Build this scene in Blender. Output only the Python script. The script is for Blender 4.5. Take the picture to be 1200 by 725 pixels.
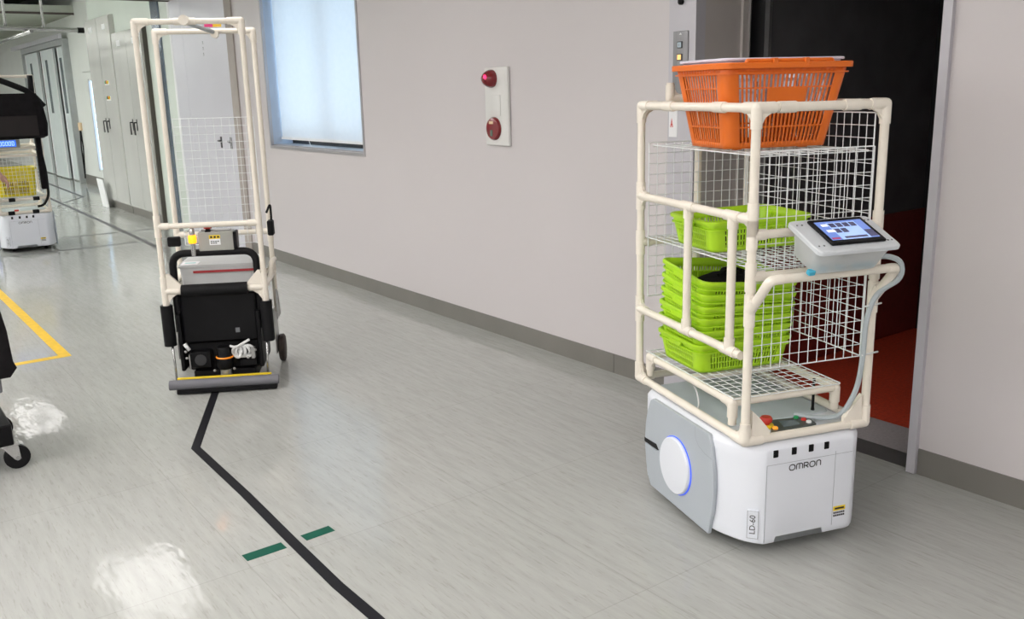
import bpy, bmesh, math, random
from mathutils import Vector, Matrix
random.seed(7)
for o in list(bpy.data.objects): bpy.data.objects.remove(o)
scene = bpy.context.scene
COL = scene.collection
PI = math.pi

# ------------------------------------------------------------------ camera
CAM_H = 1.4921
right = Vector((0.8030751, -0.5953827, -0.0242851))
down = Vector((-0.1581921, -0.1737285, -0.9720050))
fwd = Vector((0.5744959, 0.7844347, -0.2337018))
cam_d = bpy.data.cameras.new('camera')
cam_d.sensor_width = 36.0
cam_d.lens = 1074.6 / 1200 * 36.0
cam_d.clip_start = 0.05
cam = bpy.data.objects.new('camera', cam_d); COL.objects.link(cam)
mw = Matrix.Identity(4)
for i in range(3):
    mw[i][0] = right[i]; mw[i][1] = -down[i]; mw[i][2] = -fwd[i]
mw[2][3] = CAM_H
cam.matrix_world = mw
scene.camera = cam

# ------------------------------------------------------------------ world (daylight outside the windows), exposure
world = bpy.data.worlds.new('world'); scene.world = world
world.use_nodes = True
bg = world.node_tree.nodes['Background']
bg.inputs[0].default_value = (0.70, 0.85, 1.0, 1); bg.inputs[1].default_value = 3.3
vs = scene.view_settings
vs.view_transform = 'Standard'; vs.look = 'None'; vs.gamma = 1.0; vs.use_curve_mapping = False
vs.exposure = 0.0
LAMP_W = 10.3          # emission strength of the ceiling light panels
LAMP_COL = (1.0, 0.965, 0.945)

# ------------------------------------------------------------------ helpers
def tag(o, label=None, cat=None, group=None, kind=None):
    if label: o['label'] = label
    if cat: o['category'] = cat
    if group: o['group'] = group
    if kind: o['kind'] = kind
    return o

def empty(name, loc=(0, 0, 0), rz=0, label=None, cat=None, group=None, parent=None):
    o = bpy.data.objects.new(name, None); COL.objects.link(o)
    o.empty_display_size = 0.1
    o.location = loc; o.rotation_euler = (0, 0, rz)
    if parent: o.parent = parent
    return tag(o, label, cat, group)

class MB:
    def __init__(s): s.v = []; s.f = []; s.sm = []
    def add(s, vs_, fs, smooth=False):
        b = len(s.v); s.v += [tuple(x) for x in vs_]
        for f in fs: s.f.append([b + i for i in f]); s.sm.append(smooth)
        return s
    def box(s, x0, x1, y0, y1, z0, z1):
        vs_ = [(x, y, z) for z in (z0, z1) for y in (y0, y1) for x in (x0, x1)]
        return s.add(vs_, [(0, 2, 3, 1), (4, 5, 7, 6), (0, 1, 5, 4), (2, 6, 7, 3), (0, 4, 6, 2), (1, 3, 7, 5)])
    def rbox(s, x0, x1, y0, y1, z0, z1, r=0.01, n=3):
        # box whose vertical edges are rounded and whose top/bottom edges are chamfered
        x0, x1 = min(x0, x1), max(x0, x1); y0, y1 = min(y0, y1), max(y0, y1)
        c = min(r, (x1 - x0) * .49, (y1 - y0) * .49); e = min(c * .5, (z1 - z0) * .3)
        loops = []
        for z, k in ((z0, e), (z0 + e, 0), (z1 - e, 0), (z1, e)):
            loops.append([(x, y, z) for x, y in rrect(x0 + k, x1 - k, y0 + k, y1 - k, max(c - k, 0.0005), n)])
        return s.loft(loops)
    def loft(s, loops, cap=True, smooth=True):
        n = len(loops[0]); vs_ = [p for l in loops for p in l]; fs = []
        for k in range(len(loops) - 1):
            for i in range(n):
                j = (i + 1) % n
                fs.append((k * n + i, k * n + j, (k + 1) * n + j, (k + 1) * n + i))
        s.add(vs_, fs, smooth)
        if cap:
            s.add(loops[0], [tuple(reversed(range(n)))]); s.add(loops[-1], [tuple(range(n))])
        return s
    def tube(s, pts, r, n=10, cap=True, closed=False):
        pts = [Vector(p) for p in pts]; m = len(pts); loops = []
        rr = r if isinstance(r, (list, tuple)) else [r] * m
        t0 = (pts[1] - pts[0]).normalized()
        up = Vector((0, 0, 1)) if abs(t0.z) < .9 else Vector((1, 0, 0))
        nx = t0.cross(up).normalized()
        for i in range(m):
            if closed: t = (pts[(i + 1) % m] - pts[i - 1]).normalized()
            elif i == 0: t = t0
            elif i == m - 1: t = (pts[-1] - pts[-2]).normalized()
            else: t = ((pts[i + 1] - pts[i]).normalized() + (pts[i] - pts[i - 1]).normalized()).normalized()
            nx = (nx - t * nx.dot(t)).normalized(); ny = t.cross(nx)
            loops.append([pts[i] + nx * math.cos(a) * rr[i] + ny * math.sin(a) * rr[i] for a in [2 * PI * k / n for k in range(n)]])
        if closed: loops.append(loops[0]); cap = False
        return s.loft(loops, cap)
    def wire(s, a, b, r):
        return s.tube([a, b], r, 5, False)
    def lathe(s, prof, c=(0, 0, 0), axis='z', n=24):
        loops = []
        for r, h in prof:
            l = []
            for k in range(n):
                a = 2 * PI * k / n; x, y = max(r, 1e-4) * math.cos(a), max(r, 1e-4) * math.sin(a)
                p = {'z': (x, y, h), 'x': (h, x, y), 'y': (y, h, x)}[axis]
                l.append((p[0] + c[0], p[1] + c[1], p[2] + c[2]))
            loops.append(l)
        return s.loft(loops)
    def prism(s, poly, plane, d0, d1):
        # poly: 2D points; plane 'yz' (extrude x), 'xz' (extrude y), 'xy' (extrude z)
        f = {'yz': lambda p, d: (d, p[0], p[1]), 'xz': lambda p, d: (p[0], d, p[1]), 'xy': lambda p, d: (p[0], p[1], d)}[plane]
        return s.loft([[f(p, d0) for p in poly], [f(p, d1) for p in poly]], True, False)
    def ribbon(s, pts, w, f):
        # flat stroke along 2D polyline; f maps (x,y)->3D
        pts = [Vector(p) for p in pts]; m = len(pts); L = []; Rr = []
        closed = (pts[0] - pts[-1]).length < 1e-6
        for i in range(m):
            if closed: t0 = (pts[i] - pts[i - 1 if i > 0 else m - 2]).normalized(); t1 = (pts[(i + 1) if i < m - 1 else 1] - pts[i]).normalized()
            else:
                t0 = (pts[i] - pts[max(i - 1, 0)]); t1 = (pts[min(i + 1, m - 1)] - pts[i])
                if t0.length < 1e-9: t0 = t1
                if t1.length < 1e-9: t1 = t0
                t0 = t0.normalized(); t1 = t1.normalized()
            t = (t0 + t1).normalized(); k = 1 / max(.4, t.dot(t0)); nrm = Vector((-t.y, t.x)) * w / 2 * k
            L.append(f(*(pts[i] + nrm))); Rr.append(f(*(pts[i] - nrm)))
        return s.add(L + Rr, [(i, i + 1, m + i + 1, m + i) for i in range(m - 1)])
    def mesh(s, name):
        me = bpy.data.meshes.new(name); me.from_pydata(s.v, [], s.f)
        me.polygons.foreach_set('use_smooth', s.sm); me.update()
        bm = bmesh.new(); bm.from_mesh(me); bmesh.ops.remove_doubles(bm, verts=bm.verts, dist=1e-6)
        bmesh.ops.recalc_face_normals(bm, faces=bm.faces)
        for e in bm.edges:
            if len(e.link_faces) == 2 and e.calc_face_angle(0) > 0.7: e.smooth = False
        bm.to_mesh(me); bm.free()
        return me
    def build(s, name, mat, parent=None):
        return obj(name, s.mesh(name), mat, parent)

def obj(name, me, mat, parent=None):
    o = bpy.data.objects.new(name, me); COL.objects.link(o)
    if mat and not me.materials: me.materials.append(M[mat])
    if parent: o.parent = parent
    return o

def rrect(x0, x1, y0, y1, r, n=4):
    out = []
    for cx, cy, a0 in ((x1 - r, y0 + r, -PI / 2), (x1 - r, y1 - r, 0), (x0 + r, y1 - r, PI / 2), (x0 + r, y0 + r, PI)):
        for k in range(n + 1):
            a = a0 + PI / 2 * k / n; out.append((cx + r * math.cos(a), cy + r * math.sin(a)))
    return out

def arc_pts(pts, r, n=5):
    # polyline with rounded corners
    pts = [Vector(p) for p in pts]; out = [pts[0]]
    for i in range(1, len(pts) - 1):
        a = (pts[i - 1] - pts[i]); b = (pts[i + 1] - pts[i])
        q = min(r, a.length * .49, b.length * .49); p0 = pts[i] + a.normalized() * q; p1 = pts[i] + b.normalized() * q
        for k in range(n + 1):
            t = k / n; out.append(p0 * (1 - t) ** 2 + pts[i] * 2 * t * (1 - t) + p1 * t * t)
    return out + [pts[-1]]

def copy_tree(o, parent=None):
    c = o.copy(); COL.objects.link(c); c.parent = parent
    for ch in list(o.children): copy_tree(ch, c)
    return c

def text_mesh(txt, size, ext=0.0004):
    cu = bpy.data.curves.new('lettering', 'FONT'); cu.body = txt; cu.size = size; cu.extrude = ext
    cu.align_x = 'CENTER'; cu.align_y = 'CENTER'; cu.resolution_u = 3
    t = bpy.data.objects.new('tmp', cu); COL.objects.link(t)
    bpy.context.view_layer.update()
    me = bpy.data.meshes.new_from_object(t.evaluated_get(bpy.context.evaluated_depsgraph_get()))
    bpy.data.objects.remove(t); me.name = 'lettering'
    return me

# ------------------------------------------------------------------ materials
M = {}
def mat(name, col, rough=0.5, metal=0.0, var=0.06, scale=8.0, bump=0.0, bscale=60.0, spec=0.5, emit=None, estr=0.0, coat=0.0, alpha=1.0, stretch=(1, 1, 1), trans=0.0):
    m = bpy.data.materials.new(name); m.use_nodes = True; nt = m.node_tree; N = nt.nodes; Lk = nt.links
    b = N['Principled BSDF']
    b.inputs['Roughness'].default_value = rough; b.inputs['Metallic'].default_value = metal
    b.inputs['Specular IOR Level'].default_value = spec; b.inputs['Coat Weight'].default_value = coat
    b.inputs['Alpha'].default_value = alpha; b.inputs['Transmission Weight'].default_value = trans
    tc = N.new('ShaderNodeTexCoord'); mp = N.new('ShaderNodeMapping'); mp.inputs['Scale'].default_value = stretch
    Lk.new(tc.outputs['Object'], mp.inputs[0])
    nz = N.new('ShaderNodeTexNoise'); nz.inputs['Scale'].default_value = scale; nz.inputs['Detail'].default_value = 4
    Lk.new(mp.outputs[0], nz.inputs['Vector'])
    rp = N.new('ShaderNodeValToRGB')
    rp.color_ramp.elements[0].position = 0.3; rp.color_ramp.elements[1].position = 0.7
    rp.color_ramp.elements[0].color = (*[max(0, c * (1 - var)) for c in col], 1)
    rp.color_ramp.elements[1].color = (*[min(1, c * (1 + var)) for c in col], 1)
    Lk.new(nz.outputs['Fac'], rp.inputs[0]); Lk.new(rp.outputs[0], b.inputs['Base Color'])
    if bump:
        n2 = N.new('ShaderNodeTexNoise'); n2.inputs['Scale'].default_value = bscale; n2.inputs['Detail'].default_value = 3
        Lk.new(mp.outputs[0], n2.inputs['Vector'])
        bp = N.new('ShaderNodeBump'); bp.inputs['Strength'].default_value = bump; bp.inputs['Distance'].default_value = 0.01
        Lk.new(n2.outputs['Fac'], bp.inputs['Height']); Lk.new(bp.outputs[0], b.inputs['Normal'])
    if emit:
        b.inputs['Emission Color'].default_value = (*emit, 1); b.inputs['Emission Strength'].default_value = estr
    M[name] = m
    return m

mat('wall_paint', (0.615, 0.582, 0.588), 0.30, var=0.012, scale=1.2, bump=0.012, bscale=7, spec=0.42)
mat('wall_far', (0.64, 0.70, 0.64), 0.5, var=0.03, scale=2)
mat('wall_white', (0.74, 0.76, 0.73), 0.45, var=0.02, scale=2)
mat('ceiling_white', (0.78, 0.77, 0.75), 0.8, var=0.03, scale=3)
mat('ceiling_green', (0.50, 0.52, 0.46), 0.7, var=0.05, scale=3)
mat('ceiling_olive', (0.36, 0.38, 0.31), 0.7, var=0.05, scale=3)
mat('beam_green', (0.42, 0.44, 0.38), 0.6, var=0.05)
mat('dark_trim', (0.06, 0.045, 0.04), 0.6)
mat('baseboard', (0.185, 0.177, 0.160), 0.38, var=0.08, scale=3, bump=0.02, bscale=20)
mat('trim_grey', (0.46, 0.45, 0.47), 0.35, 0.6, var=0.03, scale=4)
mat('jamb', (0.52, 0.51, 0.55), 0.38, 0.1, var=0.02, scale=3)
mat('reveal', (0.52, 0.485, 0.465), 0.42, 0.0, var=0.04, scale=3)
mat('cabin_dark', (0.11, 0.108, 0.115), 0.55, var=0.15, scale=6)
mat('cabin_black', (0.006, 0.006, 0.008), 0.5)
mat('cabin_red', (0.22, 0.026, 0.018), 0.5, var=0.12, scale=30)
mat('red_floor', (0.52, 0.055, 0.022), 0.55, var=0.2, scale=60, bump=0.3, bscale=120)
mat('sill_plate', (0.42, 0.39, 0.40), 0.5, 0.1, var=0.1, scale=80)
mat('sill_dark', (0.14, 0.135, 0.135), 0.4, 0.3, var=0.1)
mat('steel_door', (0.72, 0.72, 0.78), 0.32, 0.15, var=0.02, scale=1.5)
mat('door_frame', (0.40, 0.36, 0.33), 0.5)
mat('cabinet_steel', (0.72, 0.72, 0.69), 0.26, 0.35, var=0.05, scale=2, stretch=(1, 1, .3))
mat('cabinet_side_shade', (0.10, 0.09, 0.075), 0.5)
mat('post_blue', (0.22, 0.26, 0.33), 0.16, 0.6, var=0.05)
mat('handle_dark', (0.07, 0.07, 0.075), 0.4, 0.5)
mat('far_door', (0.66, 0.72, 0.72), 0.4, var=0.03)
mat('far_frame', (0.40, 0.42, 0.42), 0.4, 0.3)
mat('dark_gap', (0.04, 0.035, 0.03), 0.6)
mat('slot_glass', (0.20, 0.23, 0.25), 0.15)
mat('cream', (0.80, 0.745, 0.65), 0.30, var=0.04, scale=9, coat=0.1)
mat('cream_joint', (0.81, 0.755, 0.665), 0.36, var=0.05, scale=14)
mat('wire_white', (0.80, 0.83, 0.84), 0.3, var=0.03)
mat('steel', (0.55, 0.55, 0.55), 0.25, 0.9, var=0.05)
mat('zinc', (0.42, 0.42, 0.42), 0.35, 0.8, var=0.08)
mat('orange', (0.80, 0.165, 0.012), 0.36, var=0.05, scale=6)
mat('lavender', (0.72, 0.69, 0.80), 0.35, var=0.04)
mat('lime', (0.44, 0.74, 0.018), 0.36, var=0.06, scale=6)
mat('black_rubber', (0.006, 0.006, 0.007), 0.6, spec=0.2, var=0.2, bump=0.1, bscale=90)
mat('black_plastic', (0.005, 0.005, 0.006), 0.4, spec=0.18, var=0.2, scale=12)
mat('black_cloth', (0.008, 0.007, 0.008), 0.85, spec=0.15, var=0.3, scale=20, bump=0.3, bscale=40)
mat('dark_red_cloth', (0.006, 0.003, 0.003), 0.8, var=0.2)
mat('robot_white', (0.74, 0.77, 0.83), 0.30, var=0.015, scale=4, coat=0.1)
mat('robot_grey', (0.42, 0.46, 0.50), 0.34, var=0.02, scale=4)
mat('robot_deck', (0.50, 0.56, 0.60), 0.35, var=0.04, scale=10)
mat('robot_seam', (0.30, 0.32, 0.35), 0.5)
mat('panel_dark', (0.075, 0.085, 0.08), 0.4)
mat('panel_screen', (0.14, 0.18, 0.20), 0.15)
mat('btn_red', (0.55, 0.03, 0.02), 0.35)
mat('btn_green', (0.02, 0.30, 0.10), 0.35)
mat('btn_orange', (0.85, 0.32, 0.02), 0.4, emit=(1.0, 0.4, 0.05), estr=0.4)
mat('yellow_label', (0.82, 0.60, 0.02), 0.45)
mat('label_white', (0.82, 0.83, 0.84), 0.5, var=0.02)
mat('ink', (0.015, 0.015, 0.017), 0.5)
mat('ink_grey', (0.18, 0.19, 0.20), 0.5)
mat('blue_led', (0.05, 0.12, 0.9), 0.3, emit=(0.05, 0.13, 0.9), estr=0.55)
mat('cable_grey', (0.42, 0.47, 0.50), 0.4)
mat('cable_white', (0.75, 0.76, 0.76), 0.4)
mat('alarm_plate', (0.72, 0.72, 0.70), 0.4, var=0.02)
mat('alarm_red', (0.20, 0.006, 0.012), 0.16, var=0.1, coat=0.5)
mat('alarm_glow', (0.7, 0.02, 0.10), 0.3, emit=(1.0, 0.03, 0.16), estr=1.6)
mat('label_cream', (0.80, 0.60, 0.38), 0.5)
mat('green_btn_grey', (0.12, 0.19, 0.15), 0.4)
mat('btn_plate', (0.27, 0.27, 0.28), 0.35, 0.6, var=0.1, scale=60, stretch=(1, 1, .05))
mat('btn_up', (0.35, 0.42, 0.46), 0.3, emit=(0.5, 0.62, 0.7), estr=0.25)
mat('btn_lit', (1.0, 0.55, 0.2), 0.3, emit=(1.0, 0.55, 0.18), estr=1.0)
mat('paper', (0.84, 0.84, 0.86), 0.7, var=0.02)
mat('red_ink', (0.70, 0.05, 0.04), 0.6)
mat('amber', (1.0, 0.40, 0.02), 0.3, emit=(1.0, 0.27, 0.004), estr=2.2)
mat('control_grey', (0.36, 0.36, 0.33), 0.45, var=0.04)
mat('bumper_grey', (0.155, 0.155, 0.175), 0.5, var=0.06)
mat('tote_grey', (0.55, 0.56, 0.56), 0.5, var=0.04)
mat('tote_red', (0.35, 0.02, 0.025), 0.5)
mat('tyre_brown', (0.035, 0.022, 0.018), 0.6)
mat('lidar_orange', (0.9, 0.28, 0.02), 0.35, emit=(1.0, 0.3, 0.02), estr=0.25)
mat('pink_tag', (0.75, 0.05, 0.22), 0.5)
mat('yellow_tag', (0.85, 0.52, 0.03), 0.5)
mat('cyan_print', (0.30, 0.62, 0.62), 0.5)
mat('basket_yellow', (0.78, 0.66, 0.02), 0.4, var=0.05)
mat('parcel_brown', (0.22, 0.12, 0.08), 0.7, var=0.3, scale=14)
mat('skin', (0.55, 0.32, 0.25), 0.5, var=0.05)
mat('uniform', (0.25, 0.29, 0.35), 0.8, var=0.05)
mat('trousers', (0.03, 0.03, 0.04), 0.8)
mat('hair', (0.015, 0.012, 0.010), 0.6)
mat('lips', (0.42, 0.17, 0.15), 0.5)
mat('eye', (0.03, 0.02, 0.02), 0.2)
mat('lcd_blue', (0.02, 0.04, 0.3), 0.2, emit=(0.04, 0.20, 0.95), estr=1.0)
mat('lcd_text', (0.5, 0.7, 1.0), 0.3, emit=(0.45, 0.72, 1.0), estr=1.0)
mat('scr_bg', (0.10, 0.14, 0.3), 0.12, emit=(0.16, 0.27, 0.74), estr=0.75)
mat('scr_light', (0.2, 0.3, 0.5), 0.12, emit=(0.40, 0.56, 0.95), estr=0.8)
mat('scr_white', (0.5, 0.5, 0.5), 0.12, emit=(0.85, 0.90, 1.0), estr=0.8)
mat('scr_dark', (0.03, 0.03, 0.07), 0.12, emit=(0.10, 0.10, 0.20), estr=0.6)
mat('scr_red', (0.2, 0.03, 0.08), 0.12, emit=(0.42, 0.10, 0.22), estr=0.7)
mat('tape_black', (0.008, 0.008, 0.011), 0.5, spec=0.15, var=0.2, scale=30)
mat('tape_green', (0.005, 0.085, 0.055), 0.5, spec=0.15, var=0.1, scale=20)
mat('tape_yellow', (0.72, 0.46, 0.03), 0.4, var=0.1, scale=20)
mat('floor_line', (0.10, 0.10, 0.11), 0.45)
mat('clip_blue', (0.05, 0.40, 0.58), 0.3)
mat('lamp_housing', (0.7, 0.7, 0.7), 0.5)
mat('lamp_diffuser', (0.9, 0.9, 0.9), 0.5, emit=LAMP_COL, estr=LAMP_W)
mat('lamp_diffuser_far', (0.9, 0.9, 0.9), 0.5, emit=(0.98, 1.0, 0.96), estr=LAMP_W * 1.9)

def plain_nodes(name):
    m = bpy.data.materials.new(name); m.use_nodes = True; m.node_tree.nodes.clear(); M[name] = m
    return m.node_tree, m.node_tree.nodes.new('ShaderNodeOutputMaterial')
# roller blind: translucent cloth
nt, out = plain_nodes('blind_cloth')
df = nt.nodes.new('ShaderNodeBsdfDiffuse'); tr = nt.nodes.new('ShaderNodeBsdfTranslucent'); mx = nt.nodes.new('ShaderNodeMixShader')
nz = nt.nodes.new('ShaderNodeTexNoise'); nz.inputs['Scale'].default_value = 30
rp = nt.nodes.new('ShaderNodeValToRGB'); rp.color_ramp.elements[0].color = (0.80, 0.83, 0.86, 1); rp.color_ramp.elements[1].color = (0.86, 0.88, 0.90, 1)
nt.links.new(nz.outputs['Fac'], rp.inputs[0]); nt.links.new(rp.outputs[0], df.inputs[0]); nt.links.new(rp.outputs[0], tr.inputs[0])
mx.inputs[0].default_value = 0.55; nt.links.new(df.outputs[0], mx.inputs[1]); nt.links.new(tr.outputs[0], mx.inputs[2]); nt.links.new(mx.outputs[0], out.inputs[0])
# thin window glass
nt, out = plain_nodes('window_glass')
tp = nt.nodes.new('ShaderNodeBsdfTransparent'); tp.inputs[0].default_value = (0.92, 0.96, 0.97, 1); gl = nt.nodes.new('ShaderNodeBsdfGlossy'); gl.inputs['Roughness'].default_value = 0.02
mx = nt.nodes.new('ShaderNodeMixShader')
mx.inputs[0].default_value = 0.06; nt.links.new(tp.outputs[0], mx.inputs[1]); nt.links.new(gl.outputs[0], mx.inputs[2]); nt.links.new(mx.outputs[0], out.inputs[0])
# frosted translucent plastic box
def frosted(name, col, tfac):
    nt, out = plain_nodes(name)
    b = nt.nodes.new('ShaderNodeBsdfPrincipled'); b.inputs['Base Color'].default_value = (*col, 1); b.inputs['Roughness'].default_value = 0.3
    nz = nt.nodes.new('ShaderNodeTexNoise'); nz.inputs['Scale'].default_value = 25
    rp = nt.nodes.new('ShaderNodeValToRGB'); rp.color_ramp.elements[0].color = (*[c * .95 for c in col], 1); rp.color_ramp.elements[1].color = (*col, 1)
    nt.links.new(nz.outputs['Fac'], rp.inputs[0]); nt.links.new(rp.outputs[0], b.inputs['Base Color'])
    tl = nt.nodes.new('ShaderNodeBsdfTranslucent'); tl.inputs[0].default_value = (*col, 1)
    tp = nt.nodes.new('ShaderNodeBsdfTransparent'); tp.inputs[0].default_value = (*col, 1)
    m1 = nt.nodes.new('ShaderNodeMixShader'); m1.inputs[0].default_value = 0.35
    m2 = nt.nodes.new('ShaderNodeMixShader'); m2.inputs[0].default_value = tfac
    nt.links.new(b.outputs[0], m1.inputs[1]); nt.links.new(tl.outputs[0], m1.inputs[2])
    nt.links.new(m1.outputs[0], m2.inputs[1]); nt.links.new(tp.outputs[0], m2.inputs[2]); nt.links.new(m2.outputs[0], out.inputs[0])
frosted('frosted_box', (0.92, 0.94, 0.95), 0.36)
frosted('frosted_lid', (0.84, 0.87, 0.90), 0.05)
# vinyl floor: pale streaks along the corridor, faint tile joints, glossy with slight waviness
m = bpy.data.materials.new('vinyl_floor'); m.use_nodes = True; nt = m.node_tree; N = nt.nodes; Lk = nt.links; b = N['Principled BSDF']; M['vinyl_floor'] = m
tc = N.new('ShaderNodeTexCoord')
def noise(scale, st, detail=5):
    mp = N.new('ShaderNodeMapping'); mp.inputs['Scale'].default_value = st; Lk.new(tc.outputs['Object'], mp.inputs[0])
    n = N.new('ShaderNodeTexNoise'); n.inputs['Scale'].default_value = scale; n.inputs['Detail'].default_value = detail; n.inputs['Roughness'].default_value = 0.6
    Lk.new(mp.outputs[0], n.inputs['Vector']); return n
def ramp(src, p0, c0, p1, c1):
    r = N.new('ShaderNodeValToRGB'); e = r.color_ramp.elements; e[0].position = p0; e[0].color = (*c0, 1); e[1].position = p1; e[1].color = (*c1, 1)
    Lk.new(src, r.inputs[0]); return r
def mixc(a, b_, fac, mode='MULTIPLY'):
    x = N.new('ShaderNodeMix'); x.data_type = 'RGBA'; x.blend_type = mode; x.inputs[0].default_value = fac
    Lk.new(a, x.inputs[6]); Lk.new(b_, x.inputs[7]); return x.outputs[2]
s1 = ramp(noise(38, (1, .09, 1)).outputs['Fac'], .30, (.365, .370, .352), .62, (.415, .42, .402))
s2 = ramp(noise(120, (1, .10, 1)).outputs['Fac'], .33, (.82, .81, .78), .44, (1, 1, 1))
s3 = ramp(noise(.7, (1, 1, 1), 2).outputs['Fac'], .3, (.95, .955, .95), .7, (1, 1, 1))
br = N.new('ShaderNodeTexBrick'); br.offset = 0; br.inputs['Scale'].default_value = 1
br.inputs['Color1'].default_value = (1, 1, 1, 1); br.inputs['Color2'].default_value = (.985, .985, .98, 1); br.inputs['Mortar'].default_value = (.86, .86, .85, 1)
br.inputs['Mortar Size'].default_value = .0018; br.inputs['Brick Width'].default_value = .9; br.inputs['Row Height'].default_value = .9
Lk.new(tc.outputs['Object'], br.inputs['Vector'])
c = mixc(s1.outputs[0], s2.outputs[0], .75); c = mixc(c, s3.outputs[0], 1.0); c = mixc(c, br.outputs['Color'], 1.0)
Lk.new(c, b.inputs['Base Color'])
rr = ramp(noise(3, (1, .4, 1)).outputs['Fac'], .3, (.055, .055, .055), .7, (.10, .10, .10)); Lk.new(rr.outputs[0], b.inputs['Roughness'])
b.inputs['Specular IOR Level'].default_value = 0.24
bp = N.new('ShaderNodeBump'); bp.inputs['Strength'].default_value = 0.13; bp.inputs['Distance'].default_value = 0.02
Lk.new(noise(8, (1, .35, 1), 3).outputs['Fac'], bp.inputs['Height']); Lk.new(bp.outputs[0], b.inputs['Normal'])

# ------------------------------------------------------------------ the setting
WX = 3.2145            # face of the right-hand wall
def struct(name, mb, m_, parent=None):
    o = mb.build(name, m_, parent)
    if not parent: o['kind'] = 'structure'
    return o
mb = MB().box(-8.0, WX + .02, -4.0, 34, -.05, 0); mb.box(WX + .02, 3.82, 14.16, 34, -.05, 0)
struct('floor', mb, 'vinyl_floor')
CZ = 2.50              # ceiling of the near corridor
struct('ceiling', MB().box(-8.0, 3.6, -4.0, 10.45, CZ, CZ + .15), 'ceiling_white')
struct('ceiling_low', MB().box(-8.0, 3.83, 17.75, 34, 2.92, 3.0), 'ceiling_olive')
struct('trim_1', MB().box(-8.0, WX, 10.45, 10.49, CZ - .012, 3.5), 'dark_trim')
struct('ceiling_far', MB().box(-8.0, 4.0, 10.49, 34, 3.5, 3.6), 'ceiling_green')
# right wall with window and lift openings
TH = .32
EY0, EY1, EZ = 1.786, 2.94, 2.12
WY0, WY1, WZ0, WZ1 = 6.187, 7.965, 1.052, 2.38
mb = MB()
mb.box(WX, WX + TH, -4.0, EY0, 0, CZ)
mb.box(WX, WX + TH, EY0, EY1, EZ, CZ)
mb.box(WX, WX + TH, EY1, WY0, 0, CZ)
mb.box(WX, WX + TH, WY0, WY1, 0, WZ0)
mb.box(WX, WX + TH, WY0, WY1, WZ1, CZ)
mb.box(WX, WX + TH, WY1, 10.50, 0, CZ)
struct('wall_right', mb, 'wall_paint')
mb = MB().box(WX, WX + .5, 10.50, 14.16, 0, 3.5)
struct('wall_right_far', mb, 'wall_far')
# recess wall further on, with a tall slit window and a pair of doors
S0, S1, SZ0, SZ1 = 16.3, 17.22, .30, 1.80
mb = MB().box(3.8, 3.83, 14.16, S0, 0, 3.5).box(3.8, 3.83, S1, 34, 0, 3.5).box(3.8, 3.83, S0, S1, 0, SZ0).box(3.8, 3.83, S0, S1, SZ1, 3.5)
mb.box(3.76, 3.8, 14.16, 17.5, 1.95, 3.5)
struct('wall_right_recess', mb, 'wall_white')
struct('wall_back', MB().box(-8.0, 4.0, 34, 34.2, 0, 3.5), 'wall_far')
struct('wall_left', MB().box(-8.2, -8.0, -4, 34, 0, 3.5), 'wall_paint')
struct('wall_front', MB().box(-8.0, 3.6, -4.2, -4.0, 0, 3.5), 'wall_paint')
bbh = .1046
struct('baseboard_right', MB().box(WX - .006, WX, -4.0, 1.749, 0, bbh), 'baseboard')
mb = MB().box(WX - .006, WX, 3.097, 3.47, 0, bbh)
struct('baseboard_right_lift', mb, 'baseboard')
struct('baseboard_right_long', MB().box(WX - .0058, WX, 3.474, 8.64, 0, bbh), 'baseboard')
struct('baseboard_recess', MB().box(3.794, 3.8, 14.4, 18.4, 0, .16), 'baseboard')

# window with roller blind
w = empty('window_1', (WX, (WY0 + WY1) / 2, WZ0)); w['kind'] = 'structure'
def wb(mb, name, m_, parent=w):
    o = mb.build(name, m_, parent); o.matrix_parent_inverse = Matrix.Translation(-Vector((WX, (WY0 + WY1) / 2, WZ0))); return o
t = .022
mb = MB().box(WX - .006, WX + .02, WY0 - t + .01, WY0 + .012, WZ0 - t, WZ1).box(WX - .006, WX + .02, WY1 - .012, WY1 + t - .01, WZ0 - t, WZ1).box(WX - .006, WX + .02, WY0 + .012, WY1 - .012, WZ0 - t, WZ0 + .002)
wb(mb, 'window_trim', 'trim_grey')
mat('reveal_blue', (0.42, 0.50, 0.62), 0.45, var=0.03)
mb = MB().box(WX + .02, WX + .29, WY1 - .012, WY1 - .001, WZ0, WZ1).box(WX + .02, WX + .29, WY0 + .001, WY0 + .012, WZ0, WZ1)
wb(mb, 'window_reveal', 'reveal_blue')
wb(MB().box(WX + .02, WX + .29, WY0 + .012, WY1 - .012, WZ0 + .001, WZ0 + .012), 'window_sill', 'trim_grey')
mat('frame_black', (0.012, 0.014, 0.018), 0.3, 0.3)
mb = MB().box(WX + .20, WX + .26, WY0 + .012, WY1 - .012, WZ0 + .012, WZ0 + .09)
wb(mb, 'window_frame', 'frame_black')
wb(MB().box(WX + .19, WX + .25, 6.99, 7.04, WZ0 + .09, WZ1), 'window_mullion', 'trim_grey')
wb(MB().box(WX + .225, WX + .23, WY0 + .012, WY1 - .012, WZ0 + .09, WZ1), 'pane', 'window_glass')
bl = tag(empty('roller_blind', (WX + .10, 7.08, 1.105)), 'pale blue-white roller blind lowered over the corridor window', 'blind')
o = MB().box(-.001, .001, -.86, .86, .02, 1.27).build('blind_cloth', 'blind_cloth', bl)
MB().box(-.006, .006, -.87, .87, 0, .022).build('bottom_bar', 'label_white', bl)
MB().tube([(0, .30, 0), (-.01, .26, -.03), (-.02, .20, -.048)], .003, 6).build('pull_cord', 'cable_white', bl)

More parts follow.
